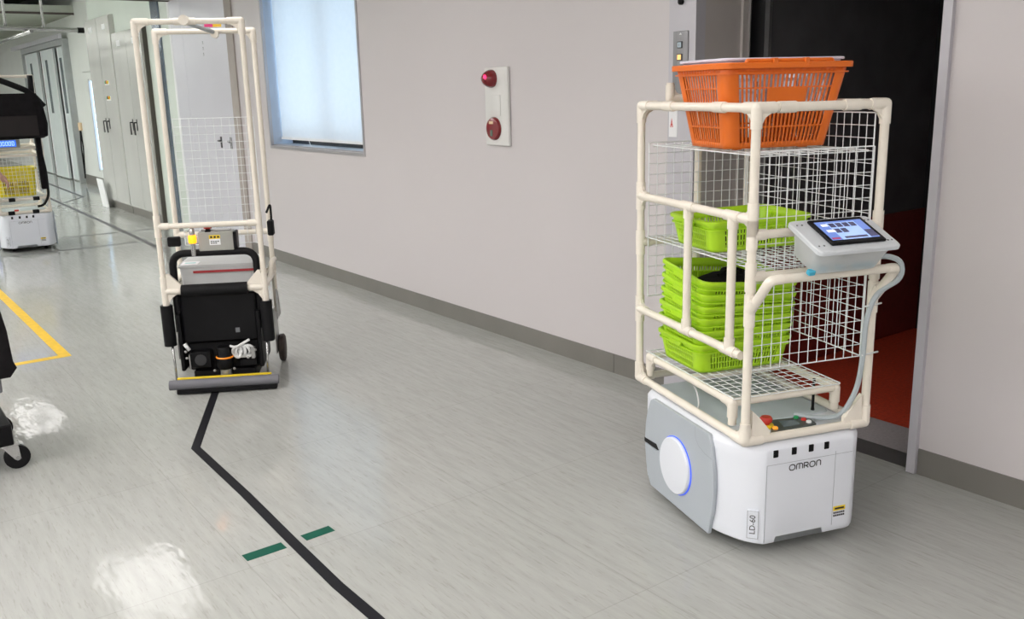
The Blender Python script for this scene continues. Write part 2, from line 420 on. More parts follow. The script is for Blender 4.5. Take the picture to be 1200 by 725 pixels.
# lift entrance
lift = empty('lift_entrance', (WX, (EY0 + EY1) / 2, 0), 0, 'dark open goods lift with red floor beside the mobile robot', 'lift')
def lp(mb, name, m_, parent=None):
    o = mb.build(name, m_, parent or lift)
    if parent is None: o.matrix_parent_inverse = Matrix.Translation(-Vector((WX, (EY0 + EY1) / 2, 0)))
    return o
lj = lp(MB().box(WX - .012, WX + .05, EY1 - .006, 3.097, 0, EZ + .15), 'door_jamb', 'jamb')
lp(MB().box(WX - .02, WX + .06, 1.752, EY0, 0.003, EZ + .15), 'door_jamb', 'jamb')
lp(MB().box(WX - .012, WX + .05, EY0, EY1, EZ, EZ + .15), 'door_head', 'jamb')
lp(MB().box(WX + .05, 3.505, EY1 - .006, EY1 + .01, 0, EZ), 'side_lining', 'reveal')
lp(MB().box(3.505, 3.56, EY1 - .02, EY1 + .01, 0, EZ), 'door_edge', 'reveal')
lp(MB().box(3.548, 3.552, EY1 - .026, EY1 - .02, 0, EZ), 'door_edge_strip', 'steel')
lp(MB().box(3.56, 3.68, EY1 - .004, EY1 + .01, 0, EZ), 'shaft_gap', 'cabin_black')
lp(MB().box(3.68, 3.70, EY1 - .03, EY1 + .0, 0, EZ), 'cabin_post', 'zinc')
cb = lp(MB().box(3.70, 5.34, 2.946, 2.98, 0.0, 2.3), 'cabin_wall', 'cabin_dark')
lp(MB().box(3.72, 5.22, 2.930, 2.946, .005, .742), 'kick_panel', 'cabin_red')
lp(MB().box(5.30, 5.34, 1.2, 2.946, 0, 2.3), 'cabin_wall', 'cabin_dark')
lp(MB().box(5.22, 5.30, 2.86, 2.946, 0, 2.3), 'corner_post', 'cabin_black')
lp(MB().box(3.66, 5.34, 1.16, 1.20, 0, 2.3), 'cabin_wall', 'cabin_dark')
lp(MB().box(3.55, 5.34, 1.16, 2.98, 2.3, 2.34), 'cabin_ceiling', 'cabin_dark')
lp(MB().box(3.632, 5.30, 1.20, 2.946, -.03, .0), 'cabin_floor', 'red_floor')
lp(MB().box(3.37, 3.632, 1.2, EY1, -.03, .001), 'sill_plate', 'sill_plate')
lp(MB().box(WX + .02, 3.37, 1.2, EY1, -.03, .0005), 'sill_strip', 'sill_dark')
lp(MB().box(WX + .06, 3.66, EY0 - .03, EY0, 0, EZ), 'side_lining', 'reveal')
lp(MB().box(WX + TH, 3.66, 1.16, EY0 - .03, 0, EZ), 'shaft_front', 'cabin_black')
lp(MB().box(WX + .05, 3.70, 1.16, 2.98, EZ, EZ + .2), 'head_lining', 'cabin_black')
# call panel
fx = WX - .012
cp = lp(MB().rbox(fx - .006, fx, 2.974, 3.066, 1.44, 1.728, .003, 2), 'call_panel', 'btn_plate')
lp(MB().prism([(3.012, 1.712), (3.028, 1.712), (3.02, 1.722)], 'yz', fx - .007, fx - .006), 'arrow_mark', 'label_white', cp)
for zc, mm in ((1.668, 'btn_up'), (1.614, 'btn_lit')):
    lp(MB().rbox(fx - .010, fx - .006, 3.007, 3.037, zc - .015, zc + .015, .003, 2), 'button_frame', 'handle_dark', cp)
    lp(MB().rbox(fx - .013, fx - .010, 3.0115, 3.0325, zc - .011, zc + .011, .003, 2), 'call_button', mm, cp)
lp(MB().box(fx - .0135, fx - .013, 3.020, 3.024, 1.661, 1.675), 'arrow_mark', 'ink_grey', cp)
lp(MB().lathe([(.014, fx), (.014, fx - .012), (.008, fx - .016), (.001, fx - .016)], (0, 3.022, 1.855), 'x', 16), 'key_switch', 'black_plastic')
pn = tag(MB().box(fx - .002, fx, 3.035, 3.088, 1.255, 1.385).build('notice', 'paper'), 'small white paper notice on the lift jamb behind the orange basket', 'notice')
MB().ribbon([(3.064, 1.30), (3.070, 1.335), (3.076, 1.30)], .006, lambda a, b_: (fx - .0024, a, b_)).ribbon([(3.066, 1.312), (3.074, 1.312)], .005, lambda a, b_: (fx - .0024, a, b_)).build('print', 'red_ink', pn)

# fire alarm panel on the wall
al = empty('fire_alarm_panel', (WX, 4.466, 1.17), 0, 'white wall plate with red alarm lamp above round red call point', 'fire alarm')
MB().rbox(-.022, 0, -.115, .115, 0, .448, .008, 2).build('plate', 'alarm_plate', al)
MB().rbox(-.026, -.022, -.045, .035, .17, .29, .004, 2).build('speaker_cover', 'alarm_plate', al)
lm = MB().lathe([(.052, -.022), (.052, -.035), (.047, -.052), (.034, -.074), (.016, -.088), (.001, -.091)], (0, .036, .383), 'x', 20).build('alarm_lamp', 'alarm_red', al)
MB().lathe([(.016, -.078), (.016, -.084), (.006, -.0885), (.001, -.0895)], (0, .024, .390), 'x', 10).build('lamp_glow', 'alarm_glow', lm)
cpn = MB().lathe([(.068, -.022), (.068, -.030), (.060, -.040), (.04, -.044), (.001, -.044)], (0, .022, .097), 'x', 24).build('call_point', 'alarm_red', al)
MB().box(-.0455, -.044, .005, .045, .125, .14).build('label_plate', 'label_cream', cpn)
MB().rbox(-.048, -.042, .012, .032, .055, .09, .004, 2).build('push_button', 'green_btn_grey', cpn)

# steel double door on the same wall
dr = empty('door_1', (WX, 9.6, 0)); dr['kind'] = 'structure'
def dp(mb, name, m_, par=dr):
    o = mb.build(name, m_, par); return o
MB().box(-.014, 0, -.96, -.79, 0, CZ).build('door_frame', 'door_frame', dr)
MB().box(-.012, 0, .88, .90, 0, CZ).build('door_frame', 'label_white', dr)
l1 = MB().box(-.010, 0, -.788, .497, .01, 2.49).build('door_leaf', 'steel_door', dr)
l2 = MB().box(-.010, 0, .503, .88, .01, 2.49).build('door_leaf', 'steel_door', dr)
for yc in (-.377, -.654):
    MB().rbox(-.016, -.010, yc - .02, yc + .02, .99, 1.10, .006, 2).tube([(-.016, yc, 1.06), (-.045, yc, 1.06), (-.045, yc - .05, 1.055)], .009, 6).build('handle', 'handle_dark', l1)
for k in range(3):
    zc = 2.01 - .055 * k
    MB().ribbon([(-.02, zc - .012), (-.005, zc + .014), (.01, zc - .012)], .006, lambda a, b_: (-.0105, a - .1, b_)).ribbon([(-.018, zc + .016), (.012, zc + .016)], .005, lambda a, b_: (-.0105, a - .1, b_)).build('lettering', 'ink_grey', l1)

# pilaster strip between door and cabinets
struct('trim_2', MB().box(WX - .02, WX, 10.86, 11.13, 0, 3.5), 'post_blue')
struct('trim_3', MB().box(WX - .006, WX, 10.52, 10.56, 0, CZ), 'label_white')

# steel switchgear cabinets
def cabinet(y0, y1, h, label, nlamp):
    c_ = empty('switch_cabinet', (WX, (y0 + y1) / 2, 0), 0, label, 'cabinet', 'steel switch cabinets along the wall')
    hw = (y1 - y0) / 2
    MB().box(-.05, 0, -hw, hw, .10, h).build('body', 'cabinet_steel', c_)
    MB().box(-.04, 0, -hw, hw, 0, .10).build('plinth', 'baseboard', c_)
    for s in (-1, 1):
        a, b_ = (-hw + .012, -.004) if s < 0 else (.004, hw - .012)
        d_ = MB().box(-.064, -.05, a, b_, .12, h - .015).build('cabinet_door', 'cabinet_steel', c_)
        yh = s * .09
        MB().rbox(-.070, -.064, yh - .02, yh + .02, 1.10, 1.24, .005, 2).tube([(-.070, yh, 1.20), (-.098, yh, 1.20), (-.098, yh, 1.05)], .010, 6).build('handle', 'handle_dark', d_)
        MB().box(-.0655, -.064, s * .36 - .09, s * .36 + .09, h - .17, h - .10).build('name_plate', 'label_white', d_)
    if nlamp:
        for zc in (1.70, 1.50):
            lpn = MB().box(-.068, -.064, -.33, -.11, zc - .03, zc + .03).build('indicator_panel', 'alarm_plate', c_)
            for k, mm in enumerate(('btn_green', 'btn_red', 'yellow_label')):
                MB().lathe([(.022, -.068), (.022, -.078), (.012, -.082), (.001, -.082)], (0, -.17 - .055 * k, zc + .008), 'x', 10).build('indicator_lamp', mm, lpn)
    return c_
cabinet(12.82, 14.14, 2.54, 'tall brushed steel switch cabinet with red and green indicator lamps', True)
cc = cabinet(11.46, 12.80, 2.30, 'lower steel switch cabinet nearest the steel double door', False)
MB().box(-.05, 0, -.70, -.672, 0, 2.30).build('side_panel', 'cabinet_side_shade', cc)  # dark strip coloured in for the shadow gap beside the cabinet
wbd = tag(MB().box(-.006, .006, -.17, .17, 0, .40).build('white_panel', 'label_white'), 'small white panel at the foot of the tall steel cabinet', 'board')  # plain white panel set for a pale patch on the cabinet front
wbd.location = (WX - .125, 13.92, .002); wbd.rotation_euler = (0, math.radians(-6), 0)
o = tag(empty('wall_switch', (3.8, 18.22, .95)), 'cream wall socket box with hanging black cord beside the far doors', 'socket')
MB().rbox(-.05, 0, -.06, .06, 0, .14, .01, 2).build('box', 'label_cream', o)
MB().tube([(-.03, .02, 0), (-.04, .05, -.3), (-.03, .09, -.75), (-.05, 0, -.85), (-.03, -.06, -.3), (-.03, -.03, 0)], .012, 6).build('cord', 'black_plastic', o)

# narrow daylight window and far double sliding door
w2 = empty('window_2', (3.8, (S0 + S1) / 2, SZ0)); w2['kind'] = 'structure'
MB().box(.015, .02, -(S1 - S0) / 2, (S1 - S0) / 2, 0, SZ1 - SZ0).build('pane', 'window_glass', w2)
MB().box(-.01, .02, (S1 - S0) / 2 - .001, (S1 - S0) / 2 + .03, -.03, SZ1 - SZ0 + .03).build('window_frame', 'trim_grey', w2)
d2 = empty('door_2', (3.8, 20.5, 0)); d2['kind'] = 'structure'
MB().box(-.10, 0, -2.10, -2.0, 0, 2.56).box(-.10, 0, 2.0, 2.1, 0, 2.56).box(-.10, 0, -2.0, 2.0, 2.46, 2.56).build('door_frame', 'far_frame', d2)
MB().box(-.16, -.10, -2.1, 2.9, 2.56, 2.64).build('door_rail', 'jamb', d2)
for (a, b_, xo) in ((-1.98, -1.30, -.05), (-1.12, .05, -.09), (.62, 1.98, -.05)):
    lf = MB().box(xo, xo + .04, a, b_, .02, 2.44).build('door_leaf', 'far_door', d2)
    cy = (a + b_) / 2 + .12
    MB().box(xo - .004, xo, cy - .10, cy + .10, 1.25, 2.25).build('vision_panel', 'slot_glass', lf)
    MB().box(xo - .006, xo, a, a + .06, .02, 2.44).box(xo - .006, xo, b_ - .06, b_, .02, 2.44).build('door_stile', 'label_white', lf)
MB().box(-.008, -.002, -1.30, -1.12, .02, 2.44).box(-.008, -.002, .05, .62, .02, 2.44).build('door_gap', 'dark_gap', d2)

# ceiling beams and hanging pipe rail in the far hall
for k, (y, z0, z1) in enumerate(((17.5, 2.92, 3.04), (20.6, 2.87, 2.92), (25, 2.87, 2.92))):
    bm_ = struct('trim_%d' % (4 + k), MB().box(-8, 3.8, y, y + .25, z0, z1), 'beam_green')
    o = MB().box(-8, 3.8, y - .012, y, z0 - .03, z0 + .005).build('beam_lip', 'dark_trim', bm_)
hr = empty('hanging_pipe_rail', (2.3, 13.5, 2.38), 0, 'grey pipe rail hung from the ceiling above the far corridor', 'rail')
MB().tube([(-1.9, 0, .04), (.62, 0, .0)], .030, 10).build('crossbar', 'steel', hr)
MB().tube([(.62, 0, 0), (.70, 0, -.001)], .036, 10).build('end_cap', 'black_rubber', hr)
MB().tube([(.0, -.4, -.045), (.0, 2.6, -.045)], .024, 8).build('rod', 'steel', hr)
for x in (.22, -.22, -1.2):
    MB().tube([(x, 0, .02), (x, 0, 1.12)], .018, 8).build('hanger', 'steel', hr)

# ceiling light panels; rows outside the lane are unseen, added to brighten the wall
def ceiling_lamp(x, y, z, lab, grp, dm='lamp_diffuser'):
    e = empty('ceiling_light', (x, y, z), 0, lab, 'light', grp)
    MB().box(-.33, .33, -.63, .63, -.03, 0).build('housing', 'lamp_housing', e)
    MB().box(-.30, .30, -.60, .60, -.036, -.031).build('diffuser', dm, e)
    return e
proto = {}
mat('lamp_diffuser_lane', (0.9, 0.9, 0.9), 0.5, emit=LAMP_COL, estr=LAMP_W * .42)
for x, y, z, lab, grp in [(x_, y_, CZ, 'unseen light panel added in the near ceiling to brighten the right wall', 'near added ceiling lights') for x_, ys in ((1.63, (-2.6, -.1, 2.4, 4.9, 7.4)), (-.4, (-2.9, -1.2, .5, 2.2, 3.9, 5.6, 7.4, 9.5)), (-2.2, (-2.9, -1.2, .5, 2.2, 3.9, 5.6, 7.4, 9.5)), (-4.2, (-2.9, -1.2, .5, 2.2, 3.9, 5.6, 7.4, 9.5)), (-6.4, (-2.6, -.1, 2.4, 4.9, 7.4))) for y_ in ys] + \
        [(x_, y_, 3.42, 'unseen light panel added in the far ceiling to brighten door and cabinets', 'far added ceiling lights') for x_, ys in ((2.05, (15.5, 22, 26, 30)), (-.1, (11.6, 13.4, 15.5, 17.6, 20, 24)), (-1.9, (11.6, 13.4, 15.5, 17.6, 20, 24)), (-3.8, (11.6, 13.4, 15.5, 18.6, 22)), (-6.0, (12, 16, 20))) for y_ in ys]:  # far rows added out of view to light the steel door and cabinets
    if y > 17.5: z = 2.92
    if x > 1: grp = 'lane ceiling lights'; lab = 'dim rectangular light panel over the lane beside the right wall'
    if grp not in proto: proto[grp] = ceiling_lamp(x, y, z, lab, grp, {'f': 'lamp_diffuser_far', 'n': 'lamp_diffuser', 'l': 'lamp_diffuser_lane'}[grp[0]])
    else: copy_tree(proto[grp]).location = (x, y, z)

# floor tapes
def tape(name, pts, w_, m_, lab, cat='floor tape', h=.0012, grp=None):
    mb = MB(); mb.ribbon([(p[0], p[1]) for p in pts], w_, lambda a, b_: (a, b_, h)).ribbon([(p[0], p[1]) for p in pts], w_, lambda a, b_: (a, b_, .0002))
    n = len(pts)
    for k in (0,): pass
    o = mb.build(name, m_); return tag(o, lab, cat, grp)
tape('guide_tape', [(1.46, 4.64), (1.097, 3.864), (1.092, 3.258), (1.078, 2.776), (1.071, 2.417), (1.077, 2.187), (1.07, -1.0)], .038, 'tape_black', 'black guide tape with a kink leading to the tall pipe cart', h=.0015)
tape('marker_tape', [(0.905, 2.772), (1.044, 2.775)], 0.050, 'tape_green', 'longer green marker tape left of the black guide tape')
tape('marker_tape', [(1.118, 2.779), (1.227, 2.785)], 0.048, 'tape_green', 'shorter green marker tape right of the black guide tape')
tape('boundary_tape', [(-1.5, 5.83), (.965, 5.872), (.935, 9.4)], .062, 'tape_yellow', 'yellow floor tape turning a corner left of the tall pipe cart')
tape('floor_line', [(2.72, 16.0), (2.65, 12.02), (2.58, 9.4)], .05, 'floor_line', 'dark guide line running along the floor by the steel cabinets', 'floor line')
tape('floor_line', [(3.24, 19.5), (3.16, 15.69), (2.75, 15.02)], .05, 'floor_line', 'dark guide line bending near the far doors', 'floor line')
tape('floor_line', [(.6, 11.22), (3.19, 11.08)], .045, 'floor_line', 'dark floor joint crossing behind the left robot', 'floor line')
tape('floor_line', [(.6, 10.17), (3.19, 10.22)], .03, 'floor_line', 'thin floor joint crossing in front of the left robot', 'floor line', h=.0009)

# ------------------------------------------------------------------ pipe-frame kit
PR, JR = .0140, .0172
def pipe(parent, a, b_, r=PR, m_='cream', name='pipe'):
    return MB().tube([a, b_], r, 12).build(name, m_, parent)
def joint(parent, c, dirs, ln=.055, web=True, m_='cream_joint', r=JR):
    c = Vector(c); ds = [Vector(d).normalized() for d in dirs]; mb = MB()
    n = 10
    mb.lathe([(0.0, -r), (r * .5, -r * .87), (r * .87, -r * .5), (r, 0), (r * .87, r * .5), (r * .5, r * .87), (0.0, r)], c, 'z', 12)
    for d in ds: mb.tube([c, c + d * ln], r, 12)
    if web:
        for i in range(len(ds)):
            for j in range(i):
                if abs(ds[i].dot(ds[j])) < .2:
                    a, b2 = ds[i], ds[j]; nrm = a.cross(b2).normalized() * .006; q = ln * .95
                    k = c + (a + b2) * r * .6
                    tri = [k, c + a * q + b2 * r * .6, c + (a + b2) * (q * .48), c + b2 * q + a * r * .6]
                    mb.loft([[p + nrm for p in tri], [p - nrm for p in tri]], True, False)
    o = mb.build('pipe_joint', m_, parent); return o
def grid(parent, o_, e1, e2, n1, n2, L1, L2, r=.0014, name='wire_panel', m_='wire_white', border=.0022):
    # n1 wires spread along e1 (running along e2) and n2 spread along e2
    o_, e1, e2 = Vector(o_), Vector(e1).normalized(), Vector(e2).normalized(); nr = e1.cross(e2).normalized() * r; mb = MB()
    for k in range(n1 + 1):
        p = o_ + e1 * (L1 * k / n1); mb.wire(p + nr, p + e2 * L2 + nr, border if k in (0, n1) else r)
    for k in range(n2 + 1):
        p = o_ + e2 * (L2 * k / n2); mb.wire(p - nr, p + e1 * L1 - nr, border if k in (0, n2) else r)
    return mb.build(name, m_, parent)

# ------------------------------------------------------------------ mobile robot base (local: +x right, +y rear, front at -y)
FW, FL_ = .4537, .7272          # pipe frame width and length
def robot_base(root):
    cx = FW / 2
    X0, X1, Y0, Y1 = -.036, FW + .036, -.032, .667
    CH, CV = .094, .150
    def plan(e, dy=0):
        x0, x1, y0, y1 = X0 + e, X1 - e, Y0 + e + dy, Y1 - e
        P = [(x0 + CH, y0), (.102, y0), (.108, y0), (.286, y0), (.292, y0), (x1 - CH, y0)]
        def arc(a, c_, b_, n=5): return [tuple(Vector(a) * (1 - t) ** 2 + Vector(c_) * 2 * t * (1 - t) + Vector(b_) * t * t) for t in [k / n for k in range(n + 1)]]
        P = [(x0 + CH + .01, y0)] + P[1:5] + [(x1 - CH - .01, y0)]
        P += arc((x1 - CH - .0, y0 + .002), (x1 - CH * .55, y0 + .03), (x1 - CH * .35, y0 + CV * .5), 4) + arc((x1 - CH * .2, y0 + CV * .72), (x1, y0 + CV), (x1, y0 + CV + .05), 3)
        P += arc((x1, y1 - .12), (x1, y1), (x1 - .12, y1), 5) + arc((x0 + .12, y1), (x0, y1), (x0, y1 - .12), 5)
        P += arc((x0, y0 + CV + .05), (x0, y0 + CV), (x0 + CH * .2, y0 + CV * .72), 3) + arc((x0 + CH * .35, y0 + CV * .5), (x0 + CH * .55, y0 + .03), (x0 + CH, y0 + .002), 4)
        return P
    loops = []
    for z, e, dy in ((.046, .006, .0), (.052, .001, 0), (.07, 0, 0), (.20, 0, 0), (.33, .0, 0), (.364, .0, .0), (.373, .004, .0), (.380, .012, .004), (.383, .024, .01)):
        loops.append([(x, y, (.066 if z < .05 else .068 if z < .06 else z) if i in (2, 3) else z) for i, (x, y) in enumerate(plan(e, dy))])
    body = MB().loft(loops, True, True).build('body', 'robot_white', root)
    MB().loft([[(x, y, .3832) for x, y in rrect(.005, FW - .005, .16, .645, .03)], [(x, y, .3865) for x, y in rrect(.010, FW - .010, .165, .64, .03)]]).build('top_deck', 'robot_deck', root)
    # front panel seams
    fy = -.0322
    mb = MB()
    mb.box(.064, .0652, fy - .0004, -.02, .055, .318).box(.322, .3232, fy - .0004, -.02, .07, .330)
    mb.box(.064, .388, fy - .0004, -.02, .3185, .3195)
    mb.build('panel_seam', 'robot_seam', body)
    # four sensor windows
    for u in (.095, .163, .227, .286):
        MB().rbox(u - .0105, u + .0105, -.0335, -.01, .342, .367, .004, 2).build('sensor_window', 'black_plastic', body)
    # logo, drawn as strokes
    def F(a, b_): return (.147 + a, fy - .0012, .291 + b_)
    H_ = .0185; wS = .0034; mb = MB()
    def ro(x, w_): mb.ribbon([(p[0], p[1]) for p in (rrect(x, x + w_, 0, H_, H_ * .46, 4) + rrect(x, x + w_, 0, H_, H_ * .46, 4)[:1])], wS, F)
    def arch(x, w_, n=4): return [(x, 0)] + [(x, H_ - .006)] + [(x + .006 - .006 * math.cos(k / n * PI / 2), H_ - .006 + .006 * math.sin(k / n * PI / 2)) for k in range(1, n + 1)] + [(x + w_ - .006 + .006 * math.sin(k / n * PI / 2), H_ - .006 + .006 * math.cos(k / n * PI / 2)) for k in range(0, n)] + [(x + w_, H_ - .006), (x + w_, 0)]
    ro(0, .021); mb.ribbon(arch(.0265, .023), wS, F); mb.ribbon([(.038, H_), (.038, 0)], wS, F)
    mb.ribbon([(.0555, 0), (.0555, H_), (.066, H_), (.0695, H_ - .002), (.0705, H_ - .005), (.0695, H_ - .009), (.066, H_ - .0105), (.0555, H_ - .0105)], wS, F); mb.ribbon([(.063, H_ - .0105), (.071, 0)], wS, F)
    ro(.0765, .020); mb.ribbon(arch(.1025, .0155), wS, F)
    mb.build('logo', 'ink', body)
    # name plate on the left chamfer (own frame: origin near the seam, x runs along the chamfer)
    a0 = Vector((.056, -.0305, 0)); a1 = Vector((.012, .004, 0)); e = (a1 - a0).normalized(); nn = Vector((e.y, -e.x, 0)); nn = nn if nn.y < 0 else -nn
    G = lambda a, z, d=.0055: tuple(a0 + e * a + nn * d + Vector((0, 0, z)))
    mb = MB(); rc = [(.012, .070), (.046, .070), (.046, .165), (.012, .165), (.012, .070)]
    np_ = MB().add([G(a, z, .0045) for a, z in rc[:4]] + [G(a, z, -.006) for a, z in rc[:4]], [(0, 1, 2, 3), (4, 5, 6, 7), (0, 1, 5, 4), (1, 2, 6, 5), (2, 3, 7, 6), (3, 0, 4, 7)]).build('name_plate', 'robot_white', body)
    mb.ribbon(rc, .0012, lambda a, z: G(a, z)); mb.build('plate_outline', 'ink_grey', np_)
    tm = text_mesh('LD-60', .026, .0002)
    for v in tm.vertices:
        tx, ty = v.co.x, v.co.y; v.co = Vector(G(.029 + ty, .1175 + tx, .0056 + v.co.z)) if True else v.co
    # text must read upwards, left side of letters towards the top-left
    for v in tm.vertices: pass
    obj('lettering', tm, 'ink', np_)
    # warning label on the right chamfer
    b0 = Vector((.318, Y0, 0)); e2 = Vector((1, 0, 0)); n2 = Vector((0, -1, 0))
    G2 = lambda a, z, d=.0035: tuple(b0 + e2 * a + n2 * d + Vector((0, 0, z)))
    def quad(a, b_, z0, z1, d): return [G2(a, z0, d), G2(b_, z0, d), G2(b_, z1, d), G2(a, z1, d)]
    def slab(a, b_, z0, z1, d0, d1):
        q = quad(a, b_, z0, z1, d0) + quad(a, b_, z0, z1, d1); return q, [(0, 1, 2, 3), (4, 5, 6, 7), (0, 1, 5, 4), (1, 2, 6, 5), (2, 3, 7, 6), (3, 0, 4, 7)]
    wl = MB().add(*slab(.008, .055, .118, .134, -.004, .0008)).build('warning_label', 'yellow_label', body)
    mb = MB()
    for (a, b_, z0, z1) in ((.014, .050, .123, .129),): mb.add(*slab(a, b_, z0, z1, .0008, .0011))
    for z0 in (.108, .098): 
        for k in range(6): mb.add(*slab(.010 + k * .0075, .0155 + k * .0075, z0, z0 + .006, -.004, .0008))
    mb.build('label_print', 'ink', wl)
    # side panels with wheel cover disc
    for s in (-1, 1):
        xa, xb = (-.030, -.045) if s < 0 else (FW + .030, FW + .045)
        poly = [(.128, .030), (.540, .034), (.566, .070), (.580, .12), (.590, .186), (.500, .186), (.480, .196), (.500, .212), (.590, .206), (.586, .26), (.572, .32), (.548, .368), (.530, .379), (.140, .381), (.120, .34), (.105, .26), (.100, .20), (.106, .12)]
        sp = MB().prism(poly, 'yz', xa, xb).build('side_panel', 'robot_grey', root)
        xs = xb
        bv = sp.modifiers.new('bevel', 'BEVEL'); bv.width = .004; bv.segments = 2; bv.limit_method = 'ANGLE'
        MB().prism([(.49, .190), (.600, .188), (.600, .204), (.49, .208)], 'yz', s * .0005 + (-.0362 if s < 0 else FW + .0362), s * .0045 + (-.0362 if s < 0 else FW + .0362)).build('laser_slot', 'black_plastic', root)
        MB().ribbon([(.225, .379), (.222, .34), (.20, .318), (.16, .306), (.112, .302)], .0016, lambda a, b_: (xb + s * .0006, a, b_)).build('panel_seam', 'robot_seam', sp)
        prof = [(.108, xs - s * .004), (.108, xs + s * .001), (.104, xs + s * .002), (.101, xs + s * .001)]
        MB().lathe([(.1055, xs - s * .003), (.1055, xs + s * .003), (.099, xs + s * .003)], (0, .347, .190), 'x', 40).build('light_ring', 'blue_led', sp)
        MB().lathe([(.102, xs - s * .003), (.102, xs + s * .010), (.098, xs + s * .014), (.06, xs + s * .0165), (.001, xs + s * .017)], (0, .347, .190), 'x', 40).build('wheel_cover', 'robot_white', sp)
    # chassis and wheels
    MB().rbox(.03, FW - .03, .06, .60, .028, .066, .02, 2).build('chassis', 'black_plastic', root)
    for s, y in ((0, .36), (1, .36)):
        x = .004 if s == 0 else FW - .034
        MB().lathe([(.0995, 0), (.10, .004), (.10, .026), (.0995, .03)], (x, y, .1002), 'x', 24).build('drive_wheel', 'black_rubber', root)
    for x, y in ((.08, .09), (FW - .08, .09), (.08, .60), (FW - .08, .60)):
        MB().lathe([(.030, -.011), (.032, -.008), (.032, .008), (.030, .011)], (x, y, .0325), 'x', 16).build('caster_wheel', 'black_rubber', root)
    # control panel on the front of the deck
    P = [(.138, .060), (.322, .072), (.338, .140), (.205, .158)]
    pn_ = MB().loft([[(x, y, .380) for x, y in P], [(x, y, .388) for x, y in P]], True, False).build('control_panel', 'panel_dark', root)
    MB().loft([[(x, y, .3882) for x, y in ((.205, .083), (.270, .087), (.276, .130), (.222, .136))], [(x, y, .389) for x, y in ((.205, .083), (.270, .087), (.276, .130), (.222, .136))]], True, False).build('display', 'panel_screen', pn_)
    yl = MB().lathe([(.026, .384), (.026, .392), (.024, .394), (.001, .394)], (.158, .118, 0), 'z', 20).build('stop_collar', 'yellow_label', pn_)
    MB().lathe([(.012, .392), (.012, .402), (.020, .404), (.021, .414), (.017, .420), (.001, .421)], (.158, .118, 0), 'z', 20).build('stop_button', 'btn_red', pn_)
    for x, y, mm in ((.170, .082, 'btn_orange'), (.292, .140, 'btn_green'), (.304, .115, 'btn_red'), (.306, .090, 'label_white')):
        MB().lathe([(.009, .387), (.009, .393), (.006, .396), (.001, .396)], (x, y, 0), 'z', 14).build('push_button', mm, pn_)

R1 = Vector((2.17279, 1.74982, 0)); RA = -.30544
rb = empty('mobile_robot', R1, RA, 'white mobile robot carrying a tall cream pipe rack of green baskets', 'robot')
robot_base(rb)
base_children = list(rb.children)

# pipe rack of the main robot
ZB, ZT = .4, 1.4218
posts = [(0, 0), (FW, 0), (0, FL_), (FW, FL_)]
for (u, v) in posts: pipe(rb, (u, v, ZB), (u, v, ZT))
for z in (ZB, ZT):
    pipe(rb, (0, 0, z), (FW, 0, z)); pipe(rb, (0, FL_, z), (FW, FL_, z)); pipe(rb, (0, 0, z), (0, FL_, z)); pipe(rb, (FW, 0, z), (FW, FL_, z))
for (u, v) in posts:
    du = 1 if u == 0 else -1; dv = 1 if v == 0 else -1
    joint(rb, (u, v, ZB), [(du, 0, 0), (0, dv, 0), (0, 0, 1)], .06)
    joint(rb, (u, v, ZT), [(du, 0, 0), (0, dv, 0), (0, 0, -1)], .06)
# big gusset brackets at the lower front corners
for u, s in ((0, 1), (FW, -1)):
    mb = MB().prism([(u + s * .02, .412), (u + s * .085, .412), (u + s * .085, .428), (u + s * .05, .47), (u + s * .02, .50)], 'xz', -.008, .008)
    mb.build('gusset', 'cream_joint', rb)
# couplers on the top rails
for c_, d_ in (((.10, 0, ZT), (1, 0, 0)), ((.33, 0, ZT), (1, 0, 0)), ((0, .20, ZT), (0, 1, 0)), ((0, .52, ZT), (0, 1, 0))):
    MB().tube([Vector(c_) - Vector(d_) * .03, Vector(c_) + Vector(d_) * .03], JR, 12).build('pipe_coupler', 'cream_joint', rb)
# rear centre post with a stub above the top rail
pipe(rb, (.237, FL_, ZB), (.237, FL_, ZT)); joint(rb, (.237, FL_, ZT), [(1, 0, 0), (-1, 0, 0), (0, 0, -1)], .04)
pipe(rb, (.115, FL_, ZT), (.115, FL_, 1.50)); joint(rb, (.115, FL_, ZT + .02), [(0, 0, 1), (1, 0, 0)], .05)
# lower deck supports
for u in (.028, FW - .028):
    pts = arc_pts([(u, .118, ZB + .012), (u, .118, .487), (u, .69, .487), (u, .69, ZB + .012)], .03, 4)
    MB().tube(pts, PR, 12).build('deck_pipe', 'cream', rb)
    for v in (.118, .69):
        joint(rb, (u, v, .487), [(0, 1 if v < .4 else -1, 0), (0, 0, -1)], .05)
for v in (.118, .40, .69): pipe(rb, (.028, v, .487), (FW - .028, v, .487))
# middle shelf rails
for v in (0, FL_): pipe(rb, (0, v, .925), (FW, v, .925)); joint(rb, (0, v, .925), [(1, 0, 0), (0, 0, 1), (0, 0, -1)], .045, False); joint(rb, (FW, v, .925), [(-1, 0, 0), (0, 0, 1), (0, 0, -1)], .045, False)
pipe(rb, (0, 0, 1.052), (FW, 0, 1.052)); joint(rb, (0, 0, 1.052), [(1, 0, 0), (0, 0, 1), (0, 0, -1)], .045, False); joint(rb, (FW, 0, 1.052), [(-1, 0, 0), (0, 0, 1), (0, 0, -1)], .045, False)
